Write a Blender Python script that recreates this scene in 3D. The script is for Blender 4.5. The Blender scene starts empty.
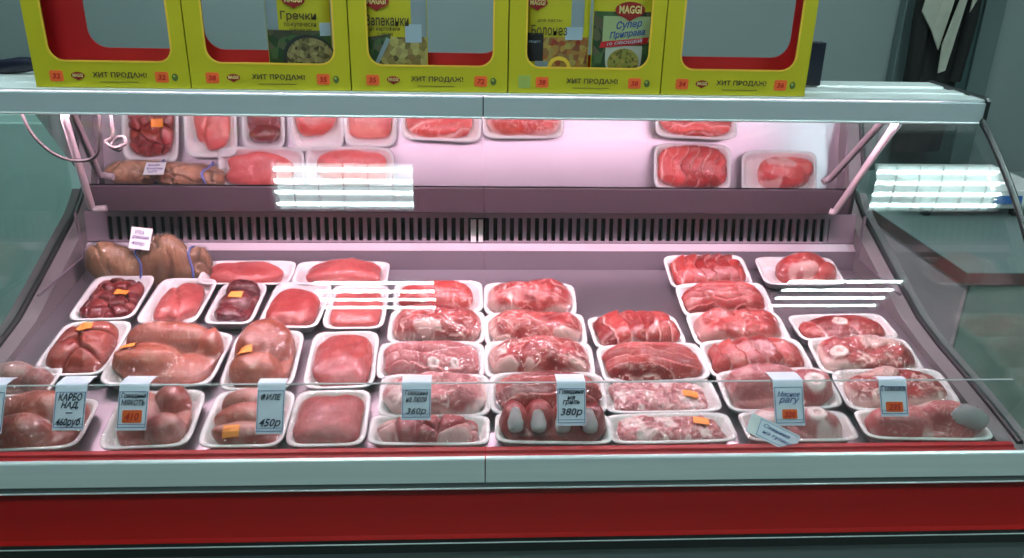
import bpy, bmesh, math
import numpy as np
from mathutils import Matrix, Vector, Euler
R = math.radians
scene = bpy.context.scene
COL = scene.collection

# ------------------------------------------------------------------ helpers
def obj(name, me, mat=None, parent=None):
    o = bpy.data.objects.new(name, me); COL.objects.link(o)
    if mat is not None and me is not None and len(me.materials) == 0:
        me.materials.append(mat)
    if parent is not None: o.parent = parent
    return o
def tag(o, label=None, cat=None, group=None, kind=None):
    if label: o['label'] = label
    if cat: o['category'] = cat
    if group: o['group'] = group
    if kind: o['kind'] = kind
    return o
def empty(name, loc=(0,0,0), label=None, cat=None, group=None, rotz=0):
    o = bpy.data.objects.new(name, None); COL.objects.link(o)
    o.location = loc; o.rotation_euler = (0,0,rotz); o.empty_display_size = .05
    return tag(o, label, cat, group)
def mesh(name, verts, faces, smooth=False):
    me = bpy.data.meshes.new(name); me.from_pydata([tuple(v) for v in verts], [], faces); me.update()
    if smooth:
        me.polygons.foreach_set('use_smooth', [True]*len(me.polygons))
    return me
class MB:
    """collects shapes that make up ONE part"""
    def __init__(s): s.v=[]; s.f=[]; s.sm=[]
    def add(s, v, f, smooth=False):
        b=len(s.v); s.v += [tuple(p) for p in v]; s.f += [tuple(i+b for i in q) for q in f]; s.sm += [smooth]*len(f); return s
    def box(s, x0,x1,y0,y1,z0,z1, M=None):
        v=[(x,y,z) for z in (z0,z1) for y in (y0,y1) for x in (x0,x1)]
        if M is not None: v=[M@Vector(p) for p in v]
        return s.add(v,[(0,2,3,1),(4,5,7,6),(0,1,5,4),(1,3,7,5),(3,2,6,7),(2,0,4,6)])
    def prism(s, prof, x0, x1):
        """closed (y,z) outline swept along x"""
        n=len(prof); v=[(x0,y,z) for y,z in prof]+[(x1,y,z) for y,z in prof]
        f=[tuple(range(n)), tuple(range(2*n-1,n-1,-1))]+[(i,i+n,(i+1)%n+n,(i+1)%n) for i in range(n)]
        return s.add(v,f)
    def sheet(s, prof, x0, x1, th, side=1):
        """open (y,z) polyline swept along x with thickness"""
        P=np.array(prof,float); T=np.gradient(P,axis=0); T/=np.linalg.norm(T,axis=1)[:,None]
        Nn=np.stack([-T[:,1],T[:,0]],1)*side; Q=P+Nn*th
        return s.prism([tuple(p) for p in P]+[tuple(p) for p in Q[::-1]], x0, x1)
    def tube(s, pts, r, n=10, closed_ends=True):
        P=[Vector(p) for p in pts]; k=len(P); rr=r if hasattr(r,'__len__') else [r]*k
        v=[];f=[]; up=None
        for i,p in enumerate(P):
            t=(P[min(i+1,k-1)]-P[max(i-1,0)]).normalized()
            if up is None: up = Vector((0,0,1)) if abs(t.z)<.9 else Vector((1,0,0))
            a=t.cross(up).normalized(); up=a.cross(t).normalized()
            for j in range(n):
                w=2*math.pi*j/n; v.append(p+(a*math.cos(w)+up*math.sin(w))*rr[i])
        for i in range(k-1):
            for j in range(n):
                f.append((i*n+j,i*n+(j+1)%n,(i+1)*n+(j+1)%n,(i+1)*n+j))
        s.add(v,f,True)
        if closed_ends: s.add(v[:n],[tuple(range(n))]); s.add(v[-n:],[tuple(range(n-1,-1,-1))])
        return s
    def mesh(s,name):
        me=mesh(name,s.v,s.f); me.polygons.foreach_set('use_smooth',s.sm)
        bm=bmesh.new(); bm.from_mesh(me); bmesh.ops.recalc_face_normals(bm,faces=bm.faces); bm.to_mesh(me); bm.free()
        return me
    def build(s,name,mat,parent=None,bevel=0):
        o=obj(name,s.mesh(name),mat,parent)
        if bevel:
            m=o.modifiers.new('edge','BEVEL'); m.width=bevel; m.segments=2; m.limit_method='ANGLE'; m.angle_limit=R(40)
        return o

def spline(pts,k=5):
    P=[np.array(p,float) for p in pts]; out=[]
    for i in range(len(P)-1):
        p0=P[max(i-1,0)];p1=P[i];p2=P[i+1];p3=P[min(i+2,len(P)-1)]
        for q in range(k):
            t=q/k; out.append(.5*((2*p1)+(-p0+p2)*t+(2*p0-5*p1+4*p2-p3)*t*t+(-p0+3*p1-3*p2+p3)*t**3))
    out.append(P[-1]); return [tuple(p) for p in out]

# numpy noise -------------------------------------------------------
def _hash(ix,iy,seed):
    h=(ix.astype(np.int64)*374761393+iy.astype(np.int64)*668265263+seed*982451653)&0xffffffff
    h=((h^(h>>13))*1274126177)&0xffffffff
    return ((h^(h>>16))&0xffffff)/float(0xffffff)
def vnoise(x,y,seed=0):
    ix=np.floor(x);iy=np.floor(y);fx=x-ix;fy=y-iy
    fx=fx*fx*fx*(fx*(fx*6-15)+10);fy=fy*fy*fy*(fy*(fy*6-15)+10)
    a=_hash(ix,iy,seed);b=_hash(ix+1,iy,seed);c=_hash(ix,iy+1,seed);d=_hash(ix+1,iy+1,seed)
    return (a*(1-fx)+b*fx)*(1-fy)+(c*(1-fx)+d*fx)*fy
def fbm(x,y,seed=0,o=4):
    t=0;a=.5;n=0
    for i in range(o):
        t=t+a*vnoise(x*2**i+i*17.3,y*2**i-i*9.1,seed+i); n+=a; a*=.5
    return t/n
def sstep(a,b,x):
    t=np.clip((x-a)/(b-a),0,1); return t*t*(3-2*t)

# ------------------------------------------------------------------ materials
def new_mat(name):
    m=bpy.data.materials.new(name); m.use_nodes=True
    nt=m.node_tree; return m,nt,nt.nodes['Principled BSDF'],nt.nodes['Material Output']
def N(nt,t,**k):
    n=nt.nodes.new(t)
    for a,b in k.items():
        if a in n.inputs: n.inputs[a].default_value=b
        else: setattr(n,a,b)
    return n
def simple(name,col,rough=.5,metal=0,noise=0,nscale=(20,20,20),bump=0,spec=.5,coat=0):
    m,nt,p,o=new_mat(name)
    p.inputs['Base Color'].default_value=(*col,1); p.inputs['Roughness'].default_value=rough; p.inputs['Metallic'].default_value=metal
    p.inputs['Specular IOR Level'].default_value=spec; p.inputs['Coat Weight'].default_value=coat
    tc=N(nt,'ShaderNodeTexCoord'); mp=N(nt,'ShaderNodeMapping'); mp.inputs['Scale'].default_value=nscale
    nt.links.new(tc.outputs['Object'],mp.inputs['Vector'])
    nz=N(nt,'ShaderNodeTexNoise',Scale=1.0,Detail=4.0); nt.links.new(mp.outputs['Vector'],nz.inputs['Vector'])
    if noise:
        mx=N(nt,'ShaderNodeMix',data_type='RGBA')
        mx.inputs['A'].default_value=(*[c*(1-noise) for c in col],1); mx.inputs['B'].default_value=(*[min(1,c*(1+noise)) for c in col],1)
        nt.links.new(nz.outputs['Fac'],mx.inputs['Factor']); nt.links.new(mx.outputs['Result'],p.inputs['Base Color'])
    if bump:
        b=N(nt,'ShaderNodeBump',Strength=bump,Distance=.002); nt.links.new(nz.outputs['Fac'],b.inputs['Height']); nt.links.new(b.outputs['Normal'],p.inputs['Normal'])
    return m
def emit(name,col,strength):
    m,nt,p,o=new_mat(name); nt.nodes.remove(p)
    e=N(nt,'ShaderNodeEmission'); e.inputs['Color'].default_value=(*col,1); e.inputs['Strength'].default_value=strength
    nt.links.new(e.outputs[0],o.inputs['Surface']); return m
def glassy(name,tint,base=.04,graze=.7,rough=.0,power=4,wrinkle=0,milky=0,wscale=(60,25,60),wdist=.009):
    """thin clear sheet: see-through plus a facing-dependent reflection"""
    m,nt,p,o=new_mat(name); nt.nodes.remove(p); L=nt.links.new
    tr=N(nt,'ShaderNodeBsdfTransparent'); tr.inputs['Color'].default_value=(*tint,1)
    gl=N(nt,'ShaderNodeBsdfGlossy'); gl.inputs['Roughness'].default_value=rough; gl.inputs['Color'].default_value=(1,1,1,1)
    lw=N(nt,'ShaderNodeLayerWeight'); lw.inputs['Blend'].default_value=.5
    pw=N(nt,'ShaderNodeMath',operation='POWER'); pw.inputs[1].default_value=power; L(lw.outputs['Facing'],pw.inputs[0])
    ma=N(nt,'ShaderNodeMath',operation='MULTIPLY_ADD'); ma.inputs[1].default_value=graze; ma.inputs[2].default_value=base; L(pw.outputs[0],ma.inputs[0])
    mx=N(nt,'ShaderNodeMixShader'); L(ma.outputs[0],mx.inputs[0]); L(tr.outputs[0],mx.inputs[1]); L(gl.outputs[0],mx.inputs[2])
    last=mx
    if milky:
        df=N(nt,'ShaderNodeBsdfDiffuse'); df.inputs['Color'].default_value=(.9,.9,.9,1)
        m2=N(nt,'ShaderNodeMixShader'); m2.inputs[0].default_value=milky; L(mx.outputs[0],m2.inputs[1]); L(df.outputs[0],m2.inputs[2]); last=m2
    if wrinkle:
        oi=N(nt,'ShaderNodeObjectInfo'); tc=N(nt,'ShaderNodeTexCoord')
        va=N(nt,'ShaderNodeVectorMath',operation='ADD'); L(tc.outputs['Object'],va.inputs[0]); L(oi.outputs['Location'],va.inputs[1])
        mp=N(nt,'ShaderNodeMapping'); mp.inputs['Scale'].default_value=wscale; mp.inputs['Rotation'].default_value=(0,0,.5); L(va.outputs[0],mp.inputs['Vector'])
        nz=N(nt,'ShaderNodeTexNoise',Scale=1.0,Detail=1.6,Distortion=1.2); L(mp.outputs[0],nz.inputs['Vector'])
        b=N(nt,'ShaderNodeBump',Strength=wrinkle,Distance=wdist); L(nz.outputs['Fac'],b.inputs['Height']); L(b.outputs[0],gl.inputs['Normal']); L(b.outputs[0],lw.inputs['Normal'])
    L(last.outputs[0],o.inputs['Surface']); return m
def meat_mat(name,dark,light,fat,vein=.4,vscale=55,rough=.32,stretch=(1,1,1),speck=0):
    m,nt,p,o=new_mat(name); L=nt.links.new
    tc=N(nt,'ShaderNodeTexCoord'); oi=N(nt,'ShaderNodeObjectInfo')
    va=N(nt,'ShaderNodeVectorMath',operation='ADD'); L(tc.outputs['Object'],va.inputs[0]); L(oi.outputs['Location'],va.inputs[1])
    mp=N(nt,'ShaderNodeMapping'); mp.inputs['Scale'].default_value=stretch; L(va.outputs[0],mp.inputs['Vector'])
    n1=N(nt,'ShaderNodeTexNoise',Scale=26.0,Detail=5.0,Roughness=.6,Distortion=.6); L(mp.outputs[0],n1.inputs['Vector'])
    n2=N(nt,'ShaderNodeTexNoise',Scale=vscale,Detail=3.0,Roughness=.55,Distortion=1.5); L(mp.outputs[0],n2.inputs['Vector'])
    at=N(nt,'ShaderNodeAttribute',attribute_name='tone'); af=N(nt,'ShaderNodeAttribute',attribute_name='fat')
    ad=N(nt,'ShaderNodeMath',operation='ADD'); L(n1.outputs['Fac'],ad.inputs[0]); L(at.outputs['Fac'],ad.inputs[1])
    r0=N(nt,'ShaderNodeMapRange'); r0.inputs['From Min'].default_value=.68; r0.inputs['From Max'].default_value=1.32; L(ad.outputs[0],r0.inputs['Value'])
    c=N(nt,'ShaderNodeMix',data_type='RGBA'); c.inputs['A'].default_value=(*dark,1); c.inputs['B'].default_value=(*light,1); L(r0.outputs[0],c.inputs['Factor'])
    # thin fat veins: ridges of a noise, only where a second noise allows
    s=N(nt,'ShaderNodeMath',operation='SUBTRACT'); s.inputs[1].default_value=.5; L(n2.outputs['Fac'],s.inputs[0])
    ab=N(nt,'ShaderNodeMath',operation='ABSOLUTE'); L(s.outputs[0],ab.inputs[0])
    r1=N(nt,'ShaderNodeMapRange'); r1.inputs['From Min'].default_value=.034; r1.inputs['From Max'].default_value=.008; r1.inputs['To Max'].default_value=vein; L(ab.outputs[0],r1.inputs['Value'])
    r2=N(nt,'ShaderNodeMapRange'); r2.inputs['From Min'].default_value=.42; r2.inputs['From Max'].default_value=.60; L(n1.outputs['Fac'],r2.inputs['Value'])
    mu=N(nt,'ShaderNodeMath',operation='MULTIPLY'); L(r1.outputs[0],mu.inputs[0]); L(r2.outputs[0],mu.inputs[1])
    mm=N(nt,'ShaderNodeMath',operation='MAXIMUM'); L(mu.outputs[0],mm.inputs[0]); L(af.outputs['Fac'],mm.inputs[1])
    f=N(nt,'ShaderNodeMix',data_type='RGBA'); f.inputs['B'].default_value=(*fat,1); L(c.outputs['Result'],f.inputs['A']); L(mm.outputs[0],f.inputs['Factor'])
    L(f.outputs['Result'],p.inputs['Base Color'])
    b=N(nt,'ShaderNodeBump',Strength=.5,Distance=.0025); L(n2.outputs['Fac'],b.inputs['Height']); L(b.outputs[0],p.inputs['Normal'])
    p.inputs['Roughness'].default_value=rough; p.inputs['Specular IOR Level'].default_value=.5
    return m

STEEL=simple('brushed_steel',(.74,.80,.81),.36,.25,.10,(2,90,90))
STEEL_LIGHT=simple('painted_light_steel',(.46,.535,.57),.45,.15,.06,(2,60,60))
ALU=simple('bright_aluminium',(.86,.90,.92),.32,.2,.06,(2,80,80))
DECKM=simple('grey_deck_steel',(.52,.47,.52),.33,.88,.10,(6,6,6))
PANELM=simple('grey_lacquered_panel',(.20,.155,.19),.45,.2,.06,(6,6,6))
WALLP=simple('grey_side_panel',(.20,.17,.18),.5,.1,.08,(5,5,5))
RAILD=simple('dark_grey_profile',(.052,.036,.046),.5,0,.05,spec=.25)
BLACK=simple('black_rubber',(.012,.013,.015),.45)
SLOTD=simple('dark_duct',(.02,.016,.018),.7)
RED=simple('red_enamel',(.38,.004,.003),.32,0,.08,(3,8,8))
REDSTRIP=simple('red_plastic_strip',(.40,.018,.022),.4,0,.08,(5,20,20))
DARKBODY=simple('grey_kick_panel',(.16,.18,.185),.5,.2,.08,(4,8,8))
MIRROR,_nt,_p,_o=new_mat('shelf_mirror'); _p.inputs['Base Color'].default_value=(.93,.90,.93,1); _p.inputs['Metallic'].default_value=1; _p.inputs['Roughness'].default_value=.035
_n=N(_nt,'ShaderNodeTexNoise',Scale=6.0); _b=N(_nt,'ShaderNodeBump',Strength=.015,Distance=.002); _nt.links.new(_n.outputs['Fac'],_b.inputs['Height']); _nt.links.new(_b.outputs[0],_p.inputs['Normal'])
GLASS=glassy('front_glass',(.985,.995,.99),.045,.55,0,4)
ENDGLASS=glassy('end_glass',(.90,.96,.945),.04,.5,0,4)
GUARD=glassy('guard_glass',(.975,.985,.98),.015,.25,0,4)
GLASSEDGE=simple('glass_edge',(.36,.42,.42),.2)
FILM=glassy('cling_film',(.99,.985,.99),.030,.26,.05,3,.9,.0,(64,22,60),.012)
FILMR=glassy('crumpled_film',(.985,.98,.985),.060,.28,.055,3,1.0,.0,(70,26,60),.017)
FOAM=simple('white_foam_tray',(.83,.80,.80),.55,0,.03,(60,60,60),.15)
WHITEP=simple('white_plastic',(.80,.78,.78),.4,0,.03)
PAPER=simple('pale_blue_paper',(.80,.82,.95),.7,0,.04,(30,30,30))
PAPERW=simple('white_paper',(.84,.84,.86),.7)
INK=simple('dark_blue_ink',(.012,.02,.05),.6)
INKB=simple('blue_ink',(.05,.10,.30),.6)
INKV=simple('violet_ink',(.10,.05,.22),.6)
ORANGE=simple('orange_sticker',(.95,.30,.05),.55,0,.04)
ORANGEP=simple('fluorescent_orange_paper',(.95,.15,.03),.6,0,.08,(60,60,60))
REDINK=simple('red_ink',(.62,.02,.015),.6)
YELLOW=simple('lime_yellow_card',(.55,.48,.012),.5,0,.06,(6,6,6))
YBORDER=simple('orange_yellow_border',(.85,.55,.05),.5)
CARDRED=simple('red_card',(.55,.02,.025),.45,0,.06,(8,8,8))
BROWNINK=simple('dark_brown_print',(.07,.05,.02),.6)
LOGORED=simple('logo_red',(.30,.015,.012),.5)
LOGOY=simple('logo_pale_yellow',(.75,.62,.25),.5)
GREEN=simple('emblem_green',(.10,.14,.03),.5)
GREENL=simple('pale_green_print',(.35,.45,.10),.5)
TUBEP=emit('pink_meat_lamp',(1,.66,.79),112)
TUBEC=emit('cool_tube',(.76,1,.985),112)
LAMPW=simple('white_lamp_housing',(.85,.88,.88),.4)
REFLECTOR=simple('lamp_reflector',(.9,.92,.92),.3,.3)
TROUGH=simple('polished_trough',(.92,.94,.94),.14,1.0)
WALLB=simple('teal_grey_wall_paint',(.225,.272,.272),.6,0,.05,(1.5,1.5,1.5))
WALLS=simple('room_wall_paint',(.42,.48,.48),.65,0,.04,(2,2,2))
CEILM=simple('ceiling_paint',(.62,.66,.66),.8,0,.03)
TEAL=simple('teal_lacquer',(.50,.66,.64),.45,0,.06,(2,2,2))
TEALD=simple('teal_dark_seam',(.05,.14,.13),.5)
DOORM=simple('dark_teal_door',(.045,.085,.085),.5,0,.08,(2,2,6))
JAMB=simple('door_jamb_grey',(.11,.155,.155),.5,0,.06)
CLOTHB=simple('black_jacket_cloth',(.004,.0045,.005),.85,0,.3,(25,25,25),.5)
CLOTHN=simple('navy_lining',(.012,.02,.07),.7)
CLOTHBG=simple('beige_scarf_cloth',(.36,.36,.30),.85,0,.12,(40,40,40),.4)
NAVY=simple('navy_folder',(.006,.007,.02),.35)
LAMINATE=simple('grey_worktop',(.24,.29,.29),.35,0,.08,(6,6,6))
BROWNEDGE=simple('red_brown_edging',(.13,.055,.05),.4,0,.1,(10,30,30))
PINKPANEL=simple('pale_pink_side_laminate',(.92,.58,.66),.5,0,.05,(5,5,5))
GREENMARBLE=simple('grey_green_laminate',(.34,.37,.33),.45,0,.30,(9,9,14))
LABELBLUE=simple('blue_label',(.03,.12,.38),.5)
DUCKSKIN=meat_mat('duck_skin',(.12,.05,.025),(.34,.165,.085),(.50,.33,.20),.25,30,.35,(1,1,1))
DUCKBAG=glassy('clear_bag',(.97,.97,.98),.03,.5,.12,3,.9,.02,(50,35,50))
TIEBLUE=simple('blue_tie',(.08,.11,.36),.5)
FOIL,_nt,_p,_o=new_mat('wrapped_bone_foil'); _p.inputs['Base Color'].default_value=(.95,.94,.95,1); _p.inputs['Metallic'].default_value=.0; _p.inputs['Coat Weight'].default_value=.6; _p.inputs['Roughness'].default_value=.3
_n=N(_nt,'ShaderNodeTexNoise',Scale=150.0,Detail=2.0,Distortion=1.0); _b=N(_nt,'ShaderNodeBump',Strength=1.0,Distance=.006); _nt.links.new(_n.outputs['Fac'],_b.inputs['Height']); _nt.links.new(_b.outputs[0],_p.inputs['Normal'])
BONE=simple('bone_white',(.80,.66,.60),.4,0,.1,(80,80,80))

def floor_mat():
    m,nt,p,o=new_mat('grey_green_floor_tiles'); L=nt.links.new
    tc=N(nt,'ShaderNodeTexCoord'); br=N(nt,'ShaderNodeTexBrick',Scale=3.0)
    br.offset=0; br.inputs['Color1'].default_value=(.24,.29,.26,1); br.inputs['Color2'].default_value=(.20,.25,.23,1); br.inputs['Mortar'].default_value=(.10,.12,.11,1)
    br.inputs['Mortar Size'].default_value=.012; br.inputs['Brick Width'].default_value=1; br.inputs['Row Height'].default_value=1
    L(tc.outputs['Object'],br.inputs['Vector']); L(br.outputs['Color'],p.inputs['Base Color']); p.inputs['Roughness'].default_value=.35
    return m
def food_mat(name,cols,scale):
    m,nt,p,o=new_mat(name); L=nt.links.new
    tc=N(nt,'ShaderNodeTexCoord'); v=N(nt,'ShaderNodeTexVoronoi',Scale=scale); L(tc.outputs['Object'],v.inputs['Vector'])
    se=N(nt,'ShaderNodeSeparateColor'); L(v.outputs['Color'],se.inputs[0])
    cr=N(nt,'ShaderNodeValToRGB'); e=cr.color_ramp; e.interpolation='LINEAR'
    e.elements[0].color=(*cols[0],1); e.elements[1].color=(*cols[-1],1)
    for i,c in enumerate(cols[1:-1]): e.elements.new((i+1)/(len(cols)-1)).color=(*c,1)
    L(se.outputs[0],cr.inputs[0]); L(cr.outputs[0],p.inputs['Base Color']); p.inputs['Roughness'].default_value=.4
    return m
FOOD1=food_mat('buckwheat_print',[(.05,.035,.015),(.20,.16,.06),(.34,.28,.12),(.16,.10,.04)],150)
FOOD2=food_mat('casserole_print',[(.06,.03,.015),(.34,.27,.08),(.45,.38,.14),(.18,.09,.03)],110)
FOOD3=food_mat('pasta_print',[(.30,.03,.02),(.45,.30,.06),(.22,.06,.03),(.40,.33,.09)],120)
FOOD4=food_mat('soup_print',[(.10,.08,.02),(.30,.26,.05),(.22,.24,.05),(.40,.26,.06)],190)
GREENS=food_mat('greens_print',[(.02,.05,.02),(.06,.12,.04),(.12,.10,.06),(.03,.04,.03)],70)
PACKY=simple('packet_yellow',(.52,.46,.02),.35,0,.05,(10,10,10))
PACKDARK=simple('packet_dark_panel',(.02,.018,.02),.4)
PACKGREY=simple('packet_grey_blue',(.24,.30,.33),.35,0,.1,(14,14,14))
PACKWHITE=simple('packet_price_label',(.36,.46,.54),.5)
PACKPALE=simple('packet_pale_field',(.36,.44,.22),.4)
BOWLW=simple('bowl_print',(.45,.46,.40),.4)
BOWLD=simple('pan_print',(.03,.03,.03),.4)

M_PINK=meat_mat('pink_fillet',(.34,.046,.046),(.49,.100,.092),(.78,.46,.42),.2,80,.34,(1,1.6,1))
M_RED=meat_mat('red_cut',(.31,.036,.035),(.43,.070,.063),(.74,.42,.38),.15,70,.34)
M_DARK=meat_mat('dark_beef',(.12,.008,.010),(.31,.034,.033),(.62,.32,.30),.30,60,.3)
M_LIVER=meat_mat('liver',(.06,.005,.010),(.16,.018,.022),(.4,.2,.2),.05,40,.22)
M_PORK=meat_mat('pork',(.24,.034,.024),(.44,.105,.072),(.76,.50,.46),.3,45,.32)
M_BROWN=meat_mat('brown_pork',(.27,.045,.025),(.43,.105,.058),(.70,.45,.38),.2,40,.34)
M_MARB=meat_mat('marbled',(.21,.013,.014),(.43,.054,.049),(.90,.64,.58),.55,38,.32)
M_STRIP=meat_mat('ribs',(.24,.015,.015),(.46,.058,.052),(.92,.66,.60),.30,40,.33)
M_PALE=meat_mat('pale_pork',(.34,.055,.062),(.62,.20,.20),(.92,.72,.70),.5,42,.33)
M_MINCE=meat_mat('mince',(.36,.07,.08),(.66,.25,.25),(.92,.72,.71),.8,130,.36)
M_GREY=meat_mat('greyish_pork',(.22,.075,.07),(.40,.20,.18),(.66,.54,.50),.4,40,.3)

# ------------------------------------------------------------------ lettering
def text_mesh(body,w=None,h=None,shear=0,bold=0,extrude=.0):
    cu=bpy.data.curves.new('lettering','FONT'); cu.body=body; cu.size=1; cu.shear=shear; cu.offset=bold; cu.extrude=.01
    cu.align_x='CENTER'; cu.resolution_u=2; cu.space_line=.85
    t=bpy.data.objects.new('lettering',cu); COL.objects.link(t)
    dg=bpy.context.evaluated_depsgraph_get(); dg.update()
    me=bpy.data.meshes.new_from_object(t.evaluated_get(dg)); bpy.data.objects.remove(t); bpy.data.curves.remove(cu)
    co=np.empty(len(me.vertices)*3); me.vertices.foreach_get('co',co); co=co.reshape(-1,3)
    mn=co.min(0);mx=co.max(0); c=(mn+mx)/2; s=mx-mn
    sx=(w/s[0]) if w else None; sy=(h/s[1]) if h else None
    sx=sx or sy; sy=sy or sx
    out=np.zeros_like(co); out[:,0]=(co[:,0]-c[0])*sx; out[:,2]=(co[:,1]-c[1])*sy; out[:,1]=-(co[:,2]-c[2])*.02
    me.vertices.foreach_set('co',out.ravel()); me.update(); me.materials.clear(); me.name='lettering'
    return me
def lettering(body,mat,parent,loc,w=None,h=None,shear=0,bold=0,rot=None,name='lettering'):
    o=obj(name,text_mesh(body,w,h,shear,bold),mat,parent); o.location=loc
    if rot: o.rotation_euler=rot
    return o

# ------------------------------------------------------------------ planar helpers
def rrect(x0,x1,z0,z1,r,n=6):
    P=[]
    for cx,cz,a0 in ((x1-r,z0+r,-90),(x1-r,z1-r,0),(x0+r,z1-r,90),(x0+r,z0+r,180)):
        for i in range(n+1):
            a=R(a0+90*i/n); P.append((cx+r*math.cos(a),cz+r*math.sin(a)))
    return P
def plate(outer,holes,y0,y1,name):
    """flat plate in XZ between y0 and y1 with openings"""
    bm=bmesh.new(); edges=[]
    loops=[]
    for lp in [outer]+holes:
        vs=[bm.verts.new((x,y0,z)) for x,z in lp]; loops.append(vs)
        edges+=[bm.edges.new((vs[i],vs[(i+1)%len(vs)])) for i in range(len(vs))]
    bmesh.ops.triangle_fill(bm,use_beauty=True,use_dissolve=False,edges=edges)
    r=bmesh.ops.extrude_face_region(bm,geom=list(bm.faces))
    for v in [g for g in r['geom'] if isinstance(g,bmesh.types.BMVert)]: v.co.y=y1
    bmesh.ops.recalc_face_normals(bm,faces=bm.faces)
    me=bpy.data.meshes.new(name); bm.to_mesh(me); bm.free(); return me
def ellipse(cx,cz,a,b,n=24): return [(cx+a*math.cos(2*math.pi*i/n),cz+b*math.sin(2*math.pi*i/n)) for i in range(n)]

# ================================================================== ROOM
def struct(name,b,mat): return tag(b.build(name,mat),kind='structure')
struct('floor',MB().box(-3.1,3.3,-3.6,2.3,-.1,0),floor_mat())
struct('ceiling',MB().box(-3.1,3.3,-3.6,2.3,3.0,3.1),CEILM)
struct('wall_back',MB().box(-3.1,3.3,2.2,2.3,0,3.0),WALLB)
struct('wall_left',MB().box(-3.1,-3.0,-3.6,2.2,0,3.0),WALLS)
struct('wall_right',MB().box(3.2,3.3,-3.6,2.2,0,3.0),WALLS)
struct('wall_front',MB().box(-3.1,3.3,-3.6,-3.5,0,3.0),WALLS)
# door leaf in the back wall, with its frame
d=empty('door_1',(0,0,0)); d['kind']='structure'
MB().box(1.655,1.905,2.165,2.2,0,2.05).build('door_leaf',DOORM,d)
fr=MB().box(1.60,1.655,2.15,2.2,0,2.11); fr.box(1.905,1.985,2.15,2.2,0,2.11); fr.box(1.60,1.985,2.15,2.2,2.05,2.11)
fr.build('door_frame',JAMB,d,.004)

# ceiling lamps: recessed louvre fittings with four tubes each
def ceiling_lamp(cx,cy,label):
    t=empty('ceiling_lamp',(cx,cy,3.0),label,'ceiling lamp','square ceiling lamps')
    a=.27
    h=MB(); h.box(-a,a,-a,-a+.012,-.05,0); h.box(-a,a,a-.012,a,-.05,0); h.box(-a,-a+.012,-a,a,-.05,0); h.box(a-.012,a,-a,a,-.05,0)
    h.build('housing',LAMPW,t)
    MB().box(-a+.01,a-.01,-a+.01,a-.01,-.004,-.001).build('back_plate',LAMPW,t)
    for k in range(4):
        y=-.19+k*.127
        MB().sheet([(y-.0625+.125*q/16,-.0065-((-.0625+.125*q/16)**2)/(4*.0218)) for q in range(17)],-a+.014,a-.014,.001,1).build('reflector',TROUGH,t)
        MB().tube([(-a+.02,y,-.028),(a-.02,y,-.028)],.012,12).build('tube',TUBEC,t)
    l=MB()
    for k in range(3): l.box(-a+.012,a-.012,-.127+k*.127-.001,-.127+k*.127+.001,-.052,-.046)
    for k in range(5): x=-.18+k*.09; l.box(x-.001,x+.001,-a+.012,a-.012,-.05,-.042)
    l.build('louvre',REFLECTOR,t)
ceiling_lamp(-.48,.03,'square ceiling lamp of four tubes above the left half of the counter front')
ceiling_lamp(1.77,.05,'square ceiling lamp of four tubes above the right end of the counter')
ceiling_lamp(-.42,-1.33,'square ceiling lamp of four tubes behind the one over the left half of the counter')
ceiling_lamp(1.61,-1.31,'square ceiling lamp of four tubes behind the one over the right end of the counter')

ceiling_lamp(-.5,1.42,'added unseen ceiling lamp of four tubes that brightens the back wall')  # extra unseen fitting, added to brighten the back wall
# jacket with scarf hanging on the door
j=empty('hanging_jacket',(1.722,2.13,1.75),'black jacket hanging on the dark door at the back wall','jacket')
def loft(rings,n,name,mat,parent,caps=True):
    b=MB(); v=[];f=[]
    for (c,rx,ry,ph) in rings:
        for i in range(n):
            a=2*math.pi*i/n; wob=1+.06*math.sin(5*a+ph)+.04*math.sin(9*a+2*ph)
            v.append((c[0]*.78+rx*.78*wob*math.cos(a),c[1]+ry*wob*math.sin(a),c[2]))
    for k in range(len(rings)-1):
        for i in range(n): f.append((k*n+i,k*n+(i+1)%n,(k+1)*n+(i+1)%n,(k+1)*n+i))
    b.add(v,f,True)
    if caps: b.add(v[:n],[tuple(range(n))]); b.add(v[-n:],[tuple(range(n))])
    return b.build(name,mat,parent)
loft([((0,0,0),.02,.02,0),((0,-.01,-.05),.08,.035,.5),((0,-.02,-.12),.125,.05,1),((0,-.02,-.35),.115,.05,1.5),((.0,-.02,-.6),.12,.055,2),((.005,-.02,-.8),.125,.055,2.6),((.0,-.02,-.93),.12,.05,3)],28,'body',CLOTHB,j)
for s in (-1,1):
    loft([((s*.075,-.03,-.08),.045,.035,0),((s*.105,-.045,-.25),.042,.035,.7),((s*.115,-.05,-.45),.038,.032,1.4),((s*.10,-.05,-.66),.034,.03,2.1)],18,'sleeve',CLOTHB,j)
loft([((.04,-.05,-.01),.07,.035,0),((.06,-.06,-.12),.055,.025,.6),((.085,-.065,-.34),.03,.012,1.1)],18,'collar',CLOTHN,j)
sc=empty('scarf',(1.742,2.035,1.72),'beige scarf draped over the black jacket on the door','scarf')
def cloth(pts,name,parent):
    b=MB(); pts=[(x*1.2,y,z*1.12) for x,y,z in pts]; v=list(pts); n=len(v)
    v2=[(x,y+.008,z) for x,y,z in pts]
    b.add(v+v2,[tuple(range(n)),tuple(range(2*n-1,n-1,-1))]+[(i,(i+1)%n,(i+1)%n+n,i+n) for i in range(n)])
    return b.build(name,CLOTHBG,parent,.003)
cloth([(-.085,.0,.0),(-.02,-.012,.01),(-.03,-.02,-.30),(-.045,-.012,-.46),(-.075,-.005,-.40),(-.115,.0,-.34)],'left_end',sc)
cloth([(-.03,-.02,.01),(.035,-.02,.0),(.005,-.03,-.28),(-.02,-.035,-.52),(-.04,-.03,-.53),(-.045,-.03,-.44),(-.02,-.03,-.30)],'right_end',sc)
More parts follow.
